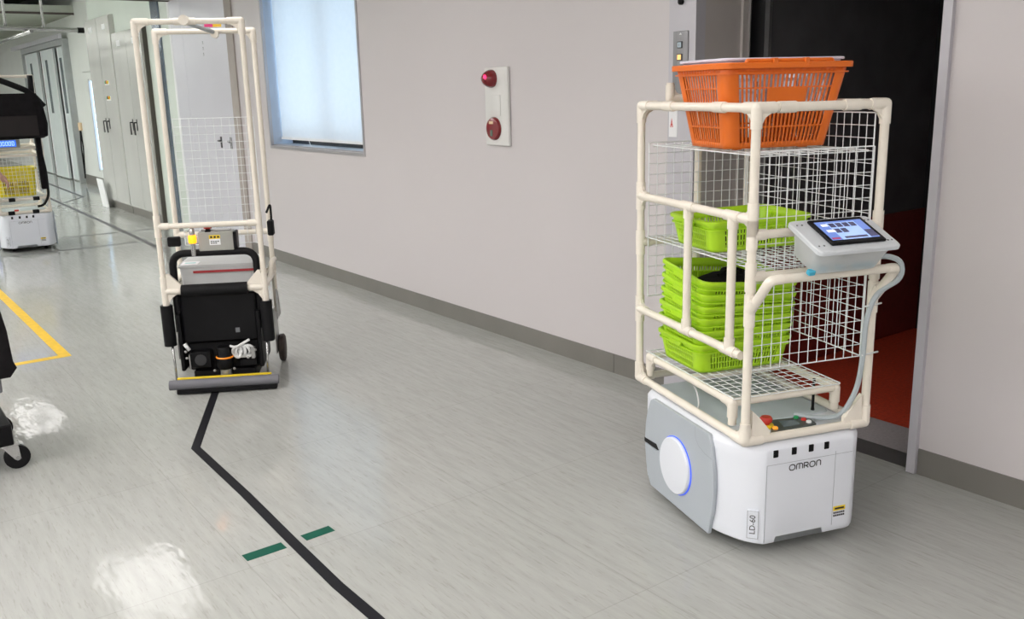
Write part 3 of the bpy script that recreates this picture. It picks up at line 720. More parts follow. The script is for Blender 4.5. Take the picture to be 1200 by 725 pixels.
# side gate on the left
zu, zl = 1.098, .672; uo = -.004
MB().tube([(uo, FL_, zu), (uo, .0, zu)], PR, 12).build('gate_rail', 'cream', rb)
MB().tube([(uo, FL_, zl), (uo, .03, zl)], PR, 12).build('gate_rail', 'cream', rb)
for v in (.370, .100):
    MB().tube([(uo, v, zl), (uo, v, zu)], PR * 1.0, 12).build('gate_bar', 'cream', rb)
    joint(rb, (uo, v, zu), [(0, 1, 0), (0, -1, 0), (0, 0, -1)], .04, False); joint(rb, (uo, v, zl), [(0, 1, 0), (0, -1, 0), (0, 0, 1)], .04, False)
for z in (zu, zl): joint(rb, (0, FL_, z), [(0, -1, 0), (0, 0, 1), (0, 0, -1)], .05)
joint(rb, (0, 0, zu), [(0, 1, 0), (0, 0, 1), (0, 0, -1)], .05)
# forward handle that carries the tablet box
hz, hv = .934, -.10
for u in (0, FW):
    MB().tube(arc_pts([(u, 0, .815), (u, hv, hz), (u + (.04 if u == 0 else -.04), hv, hz)], .03, 4), PR * 1.08, 12).build('handle_arm', 'cream_joint', rb)
    joint(rb, (u, 0, .822), [(0, 0, 1), (0, 0, -1), (0, hv, hz - .82)], .05, False)
MB().tube([(.03, hv, hz), (FW - .03, hv, hz)], PR, 12).build('handle_rail', 'cream', rb)
# wire panels and shelves
grid(rb, (.022, .012, .625), (1, 0, 0), (0, 0, 1), 12, 17, .41, .67)
grid(rb, (FW - .020, .02, .625), (0, 1, 0), (0, 0, 1), 19, 20, .68, .77)
grid(rb, (.022, FL_ - .018, .72), (1, 0, 0), (0, 0, 1), 12, 15, .41, .57, m_='wire_white')
grid(rb, (.03, .03, 1.281), (1, 0, 0), (0, 1, 0), 8, 10, .395, .66, name='wire_shelf')
grid(rb, (.016, .02, .945), (1, 0, 0), (0, 1, 0), 12, 20, .415, .69, name='wire_shelf')
grid(rb, (.02, .10, .5055), (1, 0, 0), (0, 1, 0), 12, 17, .41, .61, name='wire_shelf')
# antenna, cables
MB().tube([(.395, .19, .386), (.395, .19, .40), (.395, .19, .50)], [.007, .005, .005], 8).build('antenna', 'black_plastic', rb)
MB().tube(arc_pts([(.36, -.07, .955), (.40, -.09, .975), (.455, -.115, .96), (.468, -.105, .90), (.44, -.028, .84), (.415, -.022, .76), (.412, -.022, .62), (.400, -.02, .52), (.375, .02, .42), (.345, .09, .398), (.30, .16, .392)], .05, 4), .0085, 8).build('power_cable', 'cable_grey', rb)
for z in (.80, .64):
    MB().tube([(.405, -.026, z), (.47, -.022, z + .004)], .003, 6).build('cable_tie', 'cable_white', rb)
MB().tube(arc_pts([(.03, .40, .48), (.06, .40, .44), (.05, .36, .39), (.01, .33, .388)], .03, 4), .003, 6).build('thin_cable', 'cable_white', rb)

# ------------------------------------------------------------------ baskets
def basket_shell(a, b_, ta, h, rc, nx, ny, ratio, rows, hole, nc=4):
    # tapered rounded-rectangle wall of grid cells, cells removed where hole() says so
    def cols(half, n):
        n2 = n * 2 + 1; wbar, wslot = 1 - ratio, ratio; tot = n * 1.0 + wbar; x = 0; out_ = [0]
        for k in range(n2):
            x += wbar if k % 2 == 0 else wslot; out_.append(x)
        return [q / tot for q in out_]
    cxs, cys = cols(a, nx), cols(b_, ny)
    def ring(t):
        A, B = a - ta * (1 - t), b_ - ta * (1 - t); pts = []; info = []
        sides = [(0, (-A + rc, -B), (A - rc, -B), cxs), (1, (A, -B + rc), (A, B - rc), cys), (2, (A - rc, B), (-A + rc, B), cxs), (3, (-A, B - rc), (-A, -B + rc), cys)]
        corners = [((A - rc, -B + rc), -PI / 2), ((A - rc, B - rc), 0), ((-A + rc, B - rc), PI / 2), ((-A + rc, -B + rc), PI)]
        for (s, p0, p1, cs) in sides:
            for k, q in enumerate(cs[:-1]):
                pts.append((p0[0] + (p1[0] - p0[0]) * q, p0[1] + (p1[1] - p0[1]) * q)); info.append((s, k, len(cs) - 1))
            c_, a0 = corners[s]
            for k in range(nc):
                an = a0 + PI / 2 * k / nc; pts.append((c_[0] + rc * math.cos(an), c_[1] + rc * math.sin(an))); info.append((-1, 0, 0))
        return pts, info
    mb = MB(); R_ = [ring(t) for t in rows]; n = len(R_[0][0])
    vs_ = [(x, y, rows[k] * h) for k in range(len(rows)) for (x, y) in R_[k][0]]; fs = []
    for k in range(len(rows) - 1):
        for i in range(n):
            s, col, nc_ = R_[k][1][i]
            if s >= 0 and hole(s, col, nc_, k): continue
            j = (i + 1) % n; fs.append((k * n + i, k * n + j, (k + 1) * n + j, (k + 1) * n + i))
    mb.add(vs_, fs, True)
    return mb, R_[0][0], R_[-1][0]

def finish_shell(o, th):
    md = o.modifiers.new('solid', 'SOLIDIFY'); md.thickness = th; md.offset = -1

def make_basket(name, m_, a, b_, ta, h, rc, nx, ny, ratio, rows, hole, rimw, rimh, th=.0022, base_slots=True):
    e = empty(name)
    mb, bot, top = basket_shell(a, b_, ta, h, rc, nx, ny, ratio, rows, hole)
    finish_shell(mb.build('wall', m_, e), th)
    # base: slatted grid
    A, B = a - ta, b_ - ta; mb = MB()
    mb.loft([[(x, y, 0) for x, y in rrect(-A, A, -B, B, rc)], [(x, y, .004) for x, y in rrect(-A + .001, A - .001, -B + .001, B - .001, rc)]])
    mb.build('base', m_, e)
    # rim: rolled edge outside the top
    loops = []
    for k, (off, z) in enumerate(((0, h - rimh), (rimw, h - rimh), (rimw + .001, h - .003), (rimw - .002, h), (0, h), (-.002, h - .002), (-.002, h - rimh))):
        loops.append([(x, y, z) for x, y in rrect(-a - off, a + off, -b_ - off, b_ + off, rc + off, 5)])
    mb = MB(); mb.loft(loops + [loops[0]], False, True); mb.build('rim', m_, e)
    return e

GR = [0, .12, .29, .34, .51, .56, .73, .80, 1.0]
def ghole(s, col, n, k):
    if k not in (1, 3, 5): return False
    if col < 3 or col > n - 4: return False
    return (col % 2 == 1)
GA, GB, GH, GT = .192, .150, .105, .018
gb0 = make_basket('green_basket', 'lime', GA, GB, GT, GH, .030, 26, 20, .42, GR, ghole, .006, .013)
def flange(e, m_, a, b_, z0, z1, off, rc):
    lo = [[(x, y, z) for x, y in rrect(-a - o_, a + o_, -b_ - o_, b_ + o_, rc + o_, 5)] for o_, z in ((0, z0), (off, z0), (off, z1), (0, z1))]
    return MB().loft(lo + [lo[0]], False, True).build('lower_flange', m_, e)
flange(gb0, 'lime', GA - .004, GB - .004, GH - .032, GH - .027, .006, .028)
for s in (-1, 1):
    MB().prism([(-.045, GH - .012), (.045, GH - .012), (.035, GH - .028), (-.035, GH - .028)], 'yz', s * (GA + .002), s * (GA + .009)).build('grip', 'lime', gb0)

R_ROT = Matrix.Rotation(RA, 4, 'Z')
def place(e, u, v, z, rot=0, tilt=(0, 0), label=None, cat='basket', group=None):
    p = R1 + (R_ROT @ Vector((u, v, 0))); e.location = (p.x, p.y, z)
    q = (Matrix.Rotation(RA + rot, 4, 'Z') @ Matrix.Rotation(tilt[1], 4, 'Y') @ Matrix.Rotation(tilt[0], 4, 'X'))
    e.rotation_euler = q.to_euler(); tag(e, label, cat, group)
G_ = 'lime green baskets in the pipe rack'
place(gb0, .225, .42, .9515, -.03, (0, math.radians(-1.0)), 'lime green slotted basket alone on the middle wire shelf', group=G_)
stack = [
         (0.225, 0.5, 0.509, 0, (0, 0), 'lowest lime green basket of the stack, on the bottom wire shelf'),
         (0.222, 0.497, 0.562, 0.01, (1.5, 1), 'second lime green basket from the bottom of the nested stack'),
         (0.22, 0.495, 0.608, 0.02, (3, 2), 'third lime green basket from the bottom of the nested stack'),
         (0.22, 0.492, 0.652, 0.01, (4.5, 3), 'fourth lime green basket from the bottom of the nested stack'),
         (0.218, 0.49, 0.696, 0.02, (6, 4.2), 'fifth lime green basket, second from the top of the stack'),
         (0.216, 0.488, 0.742, 0.02, (7, 5), 'topmost lime green basket of the stack, holding a black item'),
]
for (u, v, z, rot, tl, lab) in stack:
    c_ = copy_tree(gb0); place(c_, u, v, z, rot, (math.radians(tl[0]), math.radians(tl[1])), lab, group=G_)
# black soft items in the baskets
def pouch(name, u, v, z, a, b_, h, label, m_='black_cloth', seed=1):
    rnd = random.Random(seed); e = empty(name); loops = []; n = 20
    for t in range(7):
        f_ = t / 6; rr_ = math.sin(PI * (.12 + .88 * f_) / 1.0 * .5 + .0) if t < 6 else 0.0
        k = math.cos(f_ * PI / 2) ** .5 if t < 6 else .02
        loops.append([(a * k * math.copysign(abs(math.cos(q)) ** .6, math.cos(q)) * (1 + .05 * rnd.random()), b_ * k * math.copysign(abs(math.sin(q)) ** .6, math.sin(q)) * (1 + .05 * rnd.random()), h * f_ + .004 * rnd.random() * (t > 0)) for q in [2 * PI * i / n for i in range(n)]])
    MB().loft(loops).build('pouch_body', m_, e)
    MB().tube(arc_pts([(-a * .5, -b_ * .3, h * .95), (-a * .2, 0, h * 1.18), (a * .3, b_ * .1, h * 1.05), (a * .55, -b_ * .2, h * .8)], .02, 4), .006, 6).build('strap', 'black_rubber', e)
    place(e, u, v, z, .1, (0, 0), label, 'pouch'); return e
pouch('black_pouch', .235, .49, .770, .14, .10, .068, 'black soft pouch in the topmost basket of the green stack', seed=3)
pouch('black_pouch', .235, .43, .957, .10, .08, .050, 'black soft pouch in the basket on the middle shelf', seed=4)
tg = tag(MB().rbox(-.03, .03, -.012, .012, 0, .006, .006, 2).build('plastic_tag', 'cable_grey'), 'pale grey plastic tag on the black pouch in the stack', 'tag')
place(tg, .205, .378, .803, .6, (0.5, .3), tg['label'], 'tag')

# orange shopping basket
OR = [0, .07, .24, .26, .52, .535, .70, .715, .86, 1.0]
def ohole(s, col, n, k):
    if k not in (1, 3, 5, 7): return False
    if col < 2 or col > n - 3: return False
    if s in (0, 2) and k == 5 and .32 < col / n < .68: return False
    return col % 2 == 1
OA, OB, OH, OT = .224, .172, .262, .044
ob = make_basket('orange_basket', 'orange', OA, OB, OT, OH, .026, 24, 15, .58, OR, ohole, .014, .018, .0028)
flange(ob, 'orange', OA - .004, OB - .004, OH - .034, OH - .030, .008, .026)
for s in (-1, 1):
    pts = arc_pts([(-.085, s * .012, OH + .001), (-.085, s * (OB - .012), OH + .001), (.085, s * (OB - .012), OH + .001), (.085, s * .012, OH + .001)], .03, 4)
    MB().tube(arc_pts([(-.15, s * (OB + .004), OH - .004), (-.15, s * (OB + .004), OH + .005), (.15, s * (OB + .004), OH + .005), (.15, s * (OB + .004), OH - .004)], .006, 3), .006, 8).build('carry_handle', 'orange', ob)
    for x in (-.055, .055):
        MB().rbox(x - .008, x + .008, s * (OB + .004) - .011, s * (OB + .004) + .011, OH - .012, OH + .012, .003, 2).build('handle_clip', 'orange', ob)
for x in (-.12, .12):
    for y in (-.08, .08): MB().rbox(x - .012, x + .012, y - .012, y + .012, -.006, .001, .003, 2).build('foot', 'orange', ob)
place(ob, .227, .335, 1.291, -.05, (0, 0), 'orange slotted carrying basket on top of the pipe rack', 'basket')
def lhole(s, col, n, k): return k in (1, 3, 5) and 2 < col < n - 3 and col % 2 == 1
lv = make_basket('white_basket', 'lavender', OA - .016, OB - .016, .030, .155, .022, 24, 16, .45, [0, .12, .30, .36, .54, .60, .78, 1.0], lhole, .008, .008)
place(lv, .227, .335, 1.412, -.05, (0, 0), 'pale lavender basket nested inside the orange basket', 'basket')

# ------------------------------------------------------------------ tablet box on the handle
TB = math.radians(23)
tb = empty('tablet_box', (0, 0, 0))
bw, bd, bh_ = .262, .140, .088
mbx = MB().loft([[(x, y, z) for x, y in rrect(-bw / 2 + k, bw / 2 - k, -bd / 2 + k * .7, bd / 2 - k * .7, .02)] for z, k in ((-bh_, .022), (-bh_ + .004, .018), (-.012, 0), (0, 0))], True, True)
mbx.build('container', 'frosted_box', tb)
lid = MB().loft([[(x, y, z) for x, y in rrect(-.142 + k, .142 - k, -.088 + k, .088 - k, .016)] for z, k in ((-.006, .002), (-.004, 0), (.006, 0), (.009, .003))]).build('lid', 'frosted_lid', tb)
for x in (-.125, -.108, .114, .128):
    for y in (-.055, .06): MB().lathe([(.003, .009), (.003, .0105), (.001, .011)], (x, y, 0), 'z', 8).build('screw', 'ink_grey', lid)
tx0, tx1, ty0, ty1 = -.086, .104, -.062, .072
tab = MB().rbox(tx0, tx1, ty0, ty1, .0092, .0172, .006, 3).build('tablet', 'black_plastic', tb)
sw, sh = .164, .100; sx0, sy0 = tx0 + .013, ty0 + .018; Z0 = .0173
def scr(x0, x1, y0, y1, m_, k=0):
    return MB().box(sx0 + x0 * sw, sx0 + x1 * sw, sy0 + y0 * sh, sy0 + y1 * sh, Z0 + k * .00025, Z0 + .00025 + k * .00025)
def scrp(rects, m_, name, k):
    mb = MB()
    for r_ in rects: mb.box(sx0 + r_[0] * sw, sx0 + r_[1] * sw, sy0 + r_[2] * sh, sy0 + r_[3] * sh, Z0 + k * .0003 - .0002, Z0 + .0003 + k * .0003)
    mb.build(name, m_, tab)
scrp([(0, 1, 0, 1)], 'scr_bg', 'screen', 0)
scrp([(.22, .82, .0, .92)], 'scr_light', 'screen_page', 1)
scrp([(.24 + .145 * i, .36 + .145 * i, .66, .88) for i in range(4)] + [(.24 + .145 * i, .36 + .145 * i, .36, .58) for i in range(2)], 'scr_dark', 'screen_tile', 2)
scrp([(.08, .21, .74, .86), (.08, .25, .42, .55)], 'scr_white', 'screen_note', 2)
scrp([(.83, 1, .05, .42), (.30, .78, .05, .15)], 'scr_dark', 'screen_tile', 2)
scrp([(.02, .19, .04, .13)], 'scr_red', 'screen_tile', 2)
# things inside the box
MB().rbox(.0, .028, -.035, -.010, -.06, -.006, .003, 2).build('plug', 'black_plastic', tb)
MB().tube(arc_pts([(.014, -.03, -.05), (.05, -.04, -.065), (.11, .0, -.06), (.10, .04, -.03)], .02, 4), .003, 6).build('lead', 'cable_white', tb)
MB().tube(arc_pts([(-.10, .0, -.02), (-.10, -.04, -.06), (-.04, -.05, -.055), (-.02, -.04, -.01)], .03, 5), .004, 6).build('lead', 'cable_grey', tb)
for x in (-.08, -.02, .04, .085): MB().rbox(x - .018, x + .018, -.052, -.040, -bh_ + .006, -bh_ + .02, .004, 2).build('blue_pad', 'clip_blue', tb)
MB().rbox(-.128, -.104, -.058, -.040, -bh_ - .004, -bh_ + .012, .005, 2).build('clip', 'clip_blue', tb)
place(tb, .232, -.118, 1.050, .0, (TB, 0), 'translucent plastic box with a tilted tablet, mounted on the rack handle', 'tablet box')

# ------------------------------------------------------------------ second robot at the far left
R2 = Vector((1.265 + .044, 10.395, 0)); A2 = math.radians(-3)
r2 = empty('mobile_robot', R2, A2, 'white mobile robot with pipe rack and black bag at the far left', 'robot')
for ch in base_children: copy_tree(ch, r2)
for (u, v) in posts: pipe(r2, (u, v, ZB), (u, v, 1.73 if v == 0 else 1.2))
pipe(r2, (-.25, 0, 1.73), (FW, 0, 1.73)); joint(r2, (FW, 0, 1.73), [(-1, 0, 0), (0, 0, -1)], .06)
for z in (ZB, .53, .965, 1.04):
    pipe(r2, (0, 0, z), (FW, 0, z)); pipe(r2, (0, FL_, z), (FW, FL_, z)); pipe(r2, (0, 0, z), (0, FL_, z)); pipe(r2, (FW, 0, z), (FW, FL_, z))
    for (u, v) in posts: joint(r2, (u, v, z), [(1 if u == 0 else -1, 0, 0), (0, 1 if v == 0 else -1, 0), (0, 0, 1)], .05)
grid(r2, (.02, .0, .56), (1, 0, 0), (0, 0, 1), 12, 11, .415, .39)
grid(r2, (.02, .02, .548), (1, 0, 0), (0, 1, 0), 10, 14, .415, .69, name='wire_shelf')
MB().tube(arc_pts([(.44, -.03, 1.0), (.46, -.03, .8), (.455, -.03, .55), (.40, -.03, .46), (.34, -.03, .45)], .06, 5), .012, 8).build('power_cable', 'black_rubber', r2)
for x, z in ((.12, .53), (.34, .53), (.10, ZB), (.32, ZB)): MB().rbox(x - .03, x + .03, -.022, .022, z - .018, z + .018, .008, 2).build('clamp', 'black_rubber', r2)
MB().rbox(.40, .455, -.05, .03, .62, 1.15, .02, 2).build('cable_sleeve', 'black_cloth', r2)
dsp = tag(empty('number_display', (0, 0, 0)), 'small blue number display hanging under the black bag', 'display')
MB().rbox(-.16, .16, -.02, .02, 0, .085, .008, 2).build('casing', 'control_grey', dsp)
MB().box(-.145, .125, -.0215, -.02, .012, .075).build('screen', 'lcd_blue', dsp)
for k in range(6):
    x = -.05 + k * .028
    MB().ribbon([(x, .025), (x + .016, .025), (x + .016, .062), (x, .062), (x, .025)], .005, lambda a, b_: (a, -.0222, b_)).build('digit', 'lcd_text', dsp)
p = R2 + Matrix.Rotation(A2, 4, 'Z') @ Vector((.10, -.045, 0)); dsp.location = (p.x, p.y, 1.045); dsp.rotation_euler = (0, 0, A2)
def yhole(s, col, n, k): return k in (1, 3, 5) and 2 < col < n - 3 and col % 2 == 1
yb = make_basket('yellow_basket', 'basket_yellow', .185, .15, .02, .29, .03, 18, 14, .5, [0, .1, .33, .38, .6, .65, .85, 1], yhole, .012, .02)
def place2(e, u, v, z, lab, cat):
    q = R2 + Matrix.Rotation(A2, 4, 'Z') @ Vector((u, v, 0)); e.location = (q.x, q.y, z); e.rotation_euler = (0, 0, A2); tag(e, lab, cat)
place2(yb, .19, .19, .551, 'yellow slotted basket behind the wire front of the far-left robot', 'basket')
pb = empty('brown_parcel')
MB().rbox(-.12, .12, -.07, .07, 0, .14, .02, 2).build('parcel_body', 'parcel_brown', pb); MB().box(-.02, .02, -.0715, .0715, .0, .1412).build('parcel_tape', 'label_cream', pb)
place2(pb, .18, .15, .556, 'dark brown parcel inside the yellow basket', 'parcel')
# black bag hanging on the rack
bag = empty('black_bag')
lo = []
for z, w_, d_, xo in ((0, .20, .10, 0), (.02, .235, .13, 0), (.14, .245, .15, 0.0), (.28, .235, .14, -.005), (.38, .215, .12, -.01), (.43, .20, .11, -.02)):
    lo.append([(x + xo, y, z) for x, y in rrect(-w_ - .03, w_, -d_, d_, .06)])
MB().loft(lo).build('bag_body', 'black_cloth', bag)
MB().rbox(-.2, .15, -.158, -.148, .03, .22, .02, 2).build('front_pocket', 'dark_red_cloth', bag)
MB().tube(arc_pts([(-.26, -.02, .62), (-.05, -.02, .53), (.14, -.02, .44), (.24, -.02, .30)], .08, 5), .028, 8).build('strap', 'black_rubber', bag)
MB().tube([(.15, .0, .40), (.155, .0, .60)], .026, 8).build('hook_strap', 'black_rubber', bag)
place2(bag, .255, -.0, 1.135, 'big black fabric bag strapped to the far-left robot rack', 'bag')
bag.location.y -= .17

# person at the far left, only the reaching hand in view
def skin_fig(name, verts, edges, radii, root, m_, parent=None, sub=1, smooth=True):
    me = bpy.data.meshes.new(name); me.from_pydata(verts, edges, [])
    o = bpy.data.objects.new(name, me); COL.objects.link(o); me.materials.append(M[m_])
    if parent: o.parent = parent
    md = o.modifiers.new('skin', 'SKIN'); md.use_smooth_shade = True
    if not me.skin_vertices: bpy.context.view_layer.objects.active = o
    lay = me.skin_vertices[0].data if me.skin_vertices else None
    if lay is None:
        bm = bmesh.new(); bm.from_mesh(me); bm.verts.layers.skin.verify(); bm.to_mesh(me); bm.free(); lay = me.skin_vertices[0].data
    for i, r in enumerate(radii):
        lay[i].radius = r if isinstance(r, tuple) else (r, r); lay[i].use_root = (i == root)
    sb = o.modifiers.new('sub', 'SUBSURF'); sb.levels = sub; sb.render_levels = sub
    return o
pe = empty('person', (.965, 10.02, 0), 0, 'person at the far left reaching a bare hand into the yellow basket', 'person')
# local +x faces the robot
V = [(0, 0, .92), (0, 0, 1.08), (.02, 0, 1.25), (.03, 0, 1.40), (.045, 0, 1.48), (.06, 0, 1.56), (.07, 0, 1.66), (.06, 0, 1.72),
     (0, .09, .86), (.02, .10, .48), (0, .10, .09), (.12, .11, .035),
     (0, -.09, .86), (.02, -.10, .48), (0, -.10, .09), (.12, -.11, .035),
     (.03, .17, 1.38), (.10, .22, 1.12), (.27, .20, .93),
     (.03, -.17, 1.38), (.02, -.22, 1.10), (.10, -.20, .86),
     (.350, .155, .815), (.385, .135, .765), (.15, -.19, .80)]
E_ = [(0, 1), (1, 2), (2, 3), (3, 4), (4, 5), (5, 6), (6, 7), (0, 8), (8, 9), (9, 10), (10, 11), (0, 12), (12, 13), (13, 14), (14, 15), (3, 16), (16, 17), (17, 18), (3, 19), (19, 20), (20, 21), (18, 22), (22, 23), (21, 24)]
Rr = [(.12, .15), (.11, .14), (.12, .16), (.10, .14), .055, .06, (.09, .08), (.075, .07), .085, .062, .045, (.04, .045), .085, .062, .045, (.04, .045), .062, .048, .040, .062, .048, .040, .030, (.022, .034), .035]
skin_fig('body', V, E_, Rr, 0, 'skin', pe, 2)
# hand with five fingers reaching down
pal = Vector((.385, .135, .765))
fing = [((.020, -.028, -.012), .052), ((.026, -.010, -.014), .062), ((.024, .009, -.014), .058), ((.016, .026, -.012), .046)]
hv_, he_, hr_ = [tuple(pal + Vector((-.02, .01, .03))), tuple(pal), tuple(pal + Vector((.018, -.004, -.03)))], [(0, 1), (1, 2)], [.026, (.020, .034), (.016, .034)]
skin_fig('palm', hv_, he_, hr_, 0, 'skin', pe, 2)
for (d_, ln) in fing:
    a0 = pal + Vector((.014, 0, -.024)) + Vector((0, d_[1], 0)); a1 = a0 + Vector((.014, d_[1] * .12, -ln * .55)); a2 = a1 + Vector((.004, 0, -ln * .35)); a3 = a2 + Vector((-.006, 0, -ln * .28))
    skin_fig('finger', [tuple(a0), tuple(a1), tuple(a2), tuple(a3)], [(0, 1), (1, 2), (2, 3)], [.010, .0095, .009, .0075], 0, 'skin', pe, 1)
b0 = pal + Vector((.004, -.030, -.004)); b1 = b0 + Vector((.018, -.026, -.022)); b2 = b1 + Vector((.012, -.006, -.028))
skin_fig('thumb', [tuple(b0), tuple(b1), tuple(b2)], [(0, 1), (1, 2)], [.013, .011, .009], 0, 'skin', pe, 1)
# clothing and head details
skin_fig('shirt', [V[0], V[1], V[2], V[3], V[16], (.10, .22, 1.16), V[19], (.02, -.22, 1.14)], [(0, 1), (1, 2), (2, 3), (3, 4), (4, 5), (3, 6), (6, 7)], [(.14, .17), (.125, .155), (.135, .175), (.112, .15), .074, .066, .074, .066], 0, 'uniform', pe, 2)
skin_fig('trousers', [V[0], V[8], V[9], (0, .10, .06), V[12], V[13], (0, -.10, .06)], [(0, 1), (1, 2), (2, 3), (0, 4), (4, 5), (5, 6)], [(.132, .16), .098, .075, .062, .098, .075, .062], 0, 'trousers', pe, 2)
MB().lathe([(.001, .115), (.05, .105), (.085, .07), (.098, .02), (.096, -.04), (.08, -.07)], (.045, 0, 1.70), 'z', 16).build('hair', 'hair', pe)
MB().lathe([(.001, .0), (.012, -.004), (.015, -.022), (.010, -.034), (.001, -.036)], (.158, 0, 1.665), 'z', 8).build('nose', 'skin', pe)
MB().tube([(.148, -.022, 1.608), (.154, 0, 1.606), (.148, .022, 1.608)], .005, 6).build('mouth', 'lips', pe)
for s in (-1, 1):
    MB().lathe([(.001, .008), (.007, .005), (.009, 0), (.007, -.005), (.001, -.008)], (.146, s * .032, 1.668), 'z', 8).build('eye', 'eye', pe)
    MB().lathe([(.001, .028), (.010, .02), (.013, 0), (.009, -.02), (.001, -.028)], (.062, s * .088, 1.655), 'z', 8).build('ear', 'skin', pe)
    MB().rbox(-.06, .19, s * .105 - .05, s * .105 + .05, 0, .085, .03, 2).build('shoe', 'black_rubber', pe)

# ------------------------------------------------------------------ tall pipe cart pulled by a guided vehicle
CB = Vector((1.23812, 4.67895, 0)); CA = math.radians(-28.708)
ct = empty('guided_pipe_cart', CB, CA, 'tall cream pipe cart on a black guided vehicle with amber lamp', 'cart')
cw = .50; yf, yr = .10, .505
zt = 1.847
for x in (0, cw):
    pipe(ct, (x, yf, .44), (x, yf, zt)); pipe(ct, (x, yr, .30), (x, yr, 1.826))
pipe(ct, (0, yf, zt), (cw, yf, zt)); pipe(ct, (0, yr, 1.826), (cw, yr, 1.826))
for x, s in ((0, 1), (cw, -1)):
    joint(ct, (x, yf, zt), [(s, 0, 0), (0, 0, -1)], .065); joint(ct, (x, yr, 1.826), [(s, 0, 0), (0, 0, -1)], .06)
    joint(ct, (x, yf, .860), [(s, 0, 0), (0, 0, 1), (0, 0, -1)], .055, False); joint(ct, (x, yr, .757), [(s, 0, 0), (0, 0, 1), (0, 0, -1)], .055, False)
    pipe(ct, (x, yf, .525), (x, yr, .525)); joint(ct, (x, yf, .525), [(s, 0, 0), (0, 0, 1), (0, 0, -1), (0, 1, 0)], .075)
    joint(ct, (x, yr, .525), [(0, 0, 1), (0, -1, 0), (s, 0, 0)], .06)
    MB().prism([(x + s * .015, .54), (x + s * .085, .54), (x + s * .085, .555), (x + s * .03, .615), (x + s * .015, .615)], 'xz', yf - .008, yf + .008).build('gusset', 'cream_joint', ct)
    MB().tube([(x, yf, .238), (x, yf, .452)], .031, 14).build('post_sleeve', 'black_rubber', ct)
    MB().tube([(x + s * .018, yf - .03, .05), (x + s * .010, yf - .01, .26)], .006, 8).build('bumper_rod', 'steel', ct)
pipe(ct, (0, yf, .860), (cw, yf, .860)); pipe(ct, (0, yr, .757), (cw, yr, .757)); pipe(ct, (0, yf, .525), (cw, yf, .525)); pipe(ct, (0, yr, .525), (cw, yr, .525))
MB().tube([(.085, yf - .002, .525), (cw - .085, yf - .002, .525)], .031, 14).build('rail_sleeve', 'black_rubber', ct)
# top brace between front and rear rail
joint(ct, (.235, yf, zt), [(1, 0, 0), (-1, 0, 0)], .05, False)
MB().tube([(.235, yf - .026, zt + .005), (.235, yf + .026, zt + .005)], .024, 14).build('brace_clamp', 'cream_joint', ct)
MB().tube([(.24, yf + .02, zt - .004), (.30, yr, 1.826 - .005)], .012, 8).build('brace_strap', 'cable_grey', ct)
MB().tube([(.305, yr - .02, 1.81), (.305, yr + .02, 1.81)], .020, 12).build('brace_clamp', 'cream_joint', ct)
for k, mm in enumerate(('pink_tag', 'yellow_tag')):
    MB().box(.285 + k * .042, .285 + (k + 1) * .042, .33, .332, 1.835, 1.865).build('tag', mm, ct)
MB().box(.285, .369, .325, .335, 1.865, 1.868).build('tag_wire', 'steel', ct)
grid(ct, (.045, yr - .016, .70), (1, 0, 0), (0, 0, 1), 10, 16, .42, .68, r=.0012, border=.0016)
# hooks
MB().rbox(.01, .075, yf + .12, yf + .16, .735, .785, .01, 2).build('clamp', 'black_rubber', ct)
MB().tube(arc_pts([(cw + .012, .32, .88), (cw + .035, .33, .93), (cw + .035, .33, .84), (cw + .02, .33, .80)], .02, 4), .006, 6).rbox(cw + .012, cw + .045, .30, .36, .76, .84, .01, 2).build('hook', 'black_rubber', ct)
# hoop and vehicle body
MB().tube(arc_pts([(.045, .14, .30), (.045, .14, .712), (.465, .14, .712), (.465, .14, .30)], .07, 7), .019, 12).build('hoop_handle', 'black_rubber', ct)
bb = MB().rbox(.058, .452, .118, .46, .238, .50, .02, 3).build('vehicle_cover', 'black_plastic', ct)
MB().box(.33, .352, .1165, .118, .285, .31).build('label', 'ink_grey', bb)
MB().rbox(.075, .44, .14, .48, .085, .238, .015, 2).build('vehicle_chassis', 'black_rubber', ct)
MB().rbox(.040, .060, .10, .40, .095, .40, .006, 2).build('side_plate', 'black_plastic', ct); MB().rbox(.440, .462, .10, .40, .095, .40, .006, 2).build('side_plate', 'black_plastic', ct)
# front equipment
bx_ = MB().rbox(.095, .198, .075, .135, .115, .20, .008, 2).build('speaker_box', 'black_plastic', ct)
mat('dark_grey', (0.035, 0.036, 0.040), 0.5)
MB().lathe([(.030, .074), (.030, .072), (.026, .0715), (.001, .0725)], (.147, 0, .157), 'y', 20).build('speaker_grille', 'dark_grey', bx_)
ld = MB().lathe([(.038, .105), (.042, .110), (.042, .155), (.040, .160), (.040, .172), (.036, .176), (.036, .215), (.032, .22), (.001, .22)], (.268, .085, 0), 'z', 24).build('laser_scanner', 'black_plastic', ct)
MB().tube([(.268 + .041 * math.cos(a), .085 + .041 * math.sin(a), .166) for a in [2 * PI * k / 24 for k in range(24)]], .0045, 6, closed=True).build('scanner_ring', 'lidar_orange', ld)
for k in range(4):
    x = .335 + .018 * k; ph = k * .7
    MB().tube([(x + .022 * math.cos(a + ph) * (1 + .1 * k), .075 + .006 * k + .01 * math.sin(2 * a), .19 + .030 * math.sin(a + ph)) for a in [2 * PI * i / 14 for i in range(14)]], .0075, 6, closed=True).build('cable_coil', 'cable_white', ct)
MB().tube(arc_pts([(.30, .08, .222), (.33, .07, .215), (.37, .08, .235), (.40, .09, .25)], .02, 3), .007, 6).build('cable', 'cable_white', ct)
MB().tube([(.075, .07, .25), (.098, .065, .215)], .010, 8).build('cable', 'cable_white', ct)
